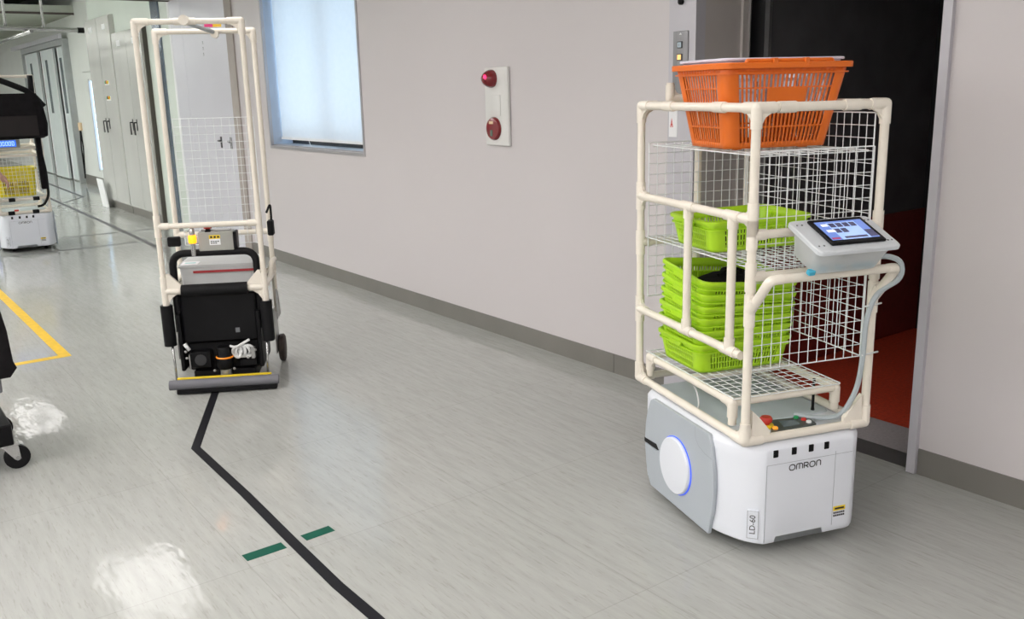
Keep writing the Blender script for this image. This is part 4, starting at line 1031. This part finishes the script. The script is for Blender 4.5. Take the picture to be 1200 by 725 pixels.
for x, z in ((.080, .21), (.082, .175), (.215, .10), (.315, .105), (.39, .16), (.43, .20)): MB().lathe([(.007, .062), (.007, .058), (.004, .055), (.001, .055)], (x, 0, z), 'y', 8).build('bolt', 'zinc', ct)
MB().box(.09, .095, .07, .08, .11, .19).build('bracket', 'zinc', ct)
MB().rbox(.345, .43, .08, .14, .11, .145, .006, 2).build('terminal_block', 'black_plastic', ct)
MB().rbox(.405, .425, .07, .10, .15, .21, .004, 2).build('connector', 'zinc', ct)
MB().lathe([(.030, .055), (.030, .10), (.018, .11), (.001, .11)], (.268, .085, 0), 'z', 16).build('scanner_mount', 'zinc', ct)
MB().rbox(.10, .42, .10, .40, .03, .09, .01, 2).build('under_tray', 'black_rubber', ct)
for x in (.15, .36): MB().lathe([(.028, -.012), (.031, -.008), (.031, .008), (.028, .012)], (x, .12, .0315), 'x', 14).build('caster_wheel', 'black_rubber', ct)
# bumper
MB().tube([(-.004, 0, .052), (.544, 0, .052)], .026, 16).build('bumper_bar', 'bumper_grey', ct)
MB().rbox(.03, .535, -.018, .03, .006, .03, .006, 2).build('bumper_skirt', 'black_rubber', ct)
MB().rbox(.028, .505, .028, .046, .05, .078, .004, 2).build('bumper_edge', 'yellow_label', ct)
# control box, stop button, amber lamp
bx_ = MB().rbox(.188, .362, .118, .20, .722, .818, .006, 2).build('control_box', 'control_grey', ct)
MB().box(.243, .298, .1165, .118, .783, .803).build('label', 'yellow_label', bx_); MB().box(.243, .298, .1165, .118, .752, .783).build('label', 'label_white', bx_)
mb = MB()
for k in range(3): mb.box(.249 + .017 * k, .260 + .017 * k, .116, .1165, .788, .798)
for k in range(4): mb.box(.250 + .011 * k, .258 + .011 * k, .116, .1165, .768, .773)
for k in range(3): mb.box(.250 + .011 * k, .258 + .011 * k, .116, .1165, .759, .764)
mb.build('label_print', 'ink', bx_)
MB().rbox(.362, .378, .118, .20, .725, .815, .006, 2).build('end_cover', 'black_plastic', bx_)
MB().lathe([(.012, .818), (.012, .834), (.001, .834)], (.235, .15, 0), 'z', 14).rbox(.222, .25, .13, .165, .806, .826, .004, 2).build('stop_base', 'black_plastic', bx_)
MB().lathe([(.020, .834), (.021, .846), (.017, .850), (.001, .851)], (.235, .15, 0), 'z', 16).build('stop_button', 'btn_red', bx_)
MB().rbox(.20, .35, .145, .175, .818, .828, .004, 2).build('top_strip', 'zinc', bx_)
lampp = MB().tube([(.16, .12, .70), (.16, .12, .765)], .013, 12).build('lamp_pole', 'steel', ct)
MB().lathe([(.017, .765), (.021, .772), (.021, .800), (.017, .808), (.001, .808)], (.16, .12, 0), 'z', 16).build('beacon', 'amber', lampp)
MB().lathe([(.014, .808), (.014, .838), (.010, .845), (.001, .846)], (.16, .12, 0), 'z', 16).build('lamp_cap', 'steel', lampp)
# wheel and side bracket at the right rear
for x in (-.02, cw + .012):
    MB().lathe([(.070, -.016), (.078, -.010), (.078, .010), (.070, .016), (.03, .018), (.001, .018)], (x, .53, .0785), 'x', 24).build('rear_wheel', 'tyre_brown', ct)
    MB().box(x - .022, x - .018, .42, .56, .07, .33).build('wheel_bracket', 'zinc', ct)
MB().prism([(.30, .30), (.44, .30), (.40, .43), (.34, .46)], 'yz', cw + .024, cw + .030).build('side_bracket', 'zinc', ct)
MB().tube(arc_pts([(cw + .01, yr, .60), (cw + .005, .40, .60), (cw + .003, .36, .54), (cw, .30, .525)], .05, 4), PR, 10).build('pipe', 'cream', ct)
MB().box(.0, cw, yf + .02, yr, .500, .512).build('deck', 'control_grey', ct)
# tote on the cart
tt = empty('grey_tote')
MB().loft([[(x, y, z) for x, y in rrect(-.19 - k, .19 + k, -.13 - k, .13 + k, .012)] for z, k in ((0, -.008), (.11, 0), (.112, .006), (.124, .006))]).build('tote_body', 'tote_grey', tt)
MB().box(-.12, .192, -.1385, -.136, .082, .094).build('stripe', 'tote_red', tt)
sh_ = MB().box(-.185, -.10, -.12, -.03, .1245, .126).build('paper_sheet', 'paper', tt)
MB().box(-.17, -.115, -.085, -.06, .126, .1264).build('print', 'cyan_print', sh_)
q = CB + Matrix.Rotation(CA, 4, 'Z') @ Vector((.25, .335, 0)); tt.location = (q.x, q.y, .513); tt.rotation_euler = (0, 0, CA)
tag(tt, 'pale grey tote with a red stripe on the tall pipe cart', 'tote')

# ------------------------------------------------------------------ black trolley at the left edge
tr_ = empty('black_trolley', (.36, 4.12, 0), 0, 'black covered trolley on a swivel caster at the left edge', 'trolley')
pts = [(.10, .405), (.128, .44), (.118, .47), (.112, .60), (.095, .72), (.05, .80), (-.45, .84), (-.45, .405)]
o = MB().prism(pts, 'xz', -.04, .55).build('cover', 'black_cloth', tr_)
MB().rbox(-.45, .07, .0, .50, .335, .405, .01, 2).build('shelf', 'bumper_grey', tr_)
MB().rbox(-.45, .078, -.03, .50, .115, .205, .01, 2).build('base', 'black_plastic', tr_)
MB().rbox(-.45, .03, .02, .06, .20, .34, .006, 2).build('upright', 'black_plastic', tr_)
for x, y in ((.062, .01), (-.40, .01), (.062, .45), (-.40, .45)):
    cs = MB().rbox(x - .035, x + .035, y - .03, y + .03, .106, .116, .004, 2).build('caster', 'steel', tr_)
    MB().prism([(x - .03, .106), (x + .03, .106), (x + .034, .045), (x + .012, .045)], 'xz', y - .022, y - .017).prism([(x - .03, .106), (x + .03, .106), (x + .034, .045), (x + .012, .045)], 'xz', y + .017, y + .022).build('fork', 'steel', cs)
    MB().lathe([(.040, -.014), (.050, -.010), (.050, .010), (.040, .014), (.018, .016), (.001, .016)], (x + .022, y, .051), 'y', 24).build('wheel', 'black_rubber', cs)
    MB().lathe([(.010, -.025), (.010, .025)], (x + .022, y, .051), 'y', 10).build('axle', 'zinc', cs)
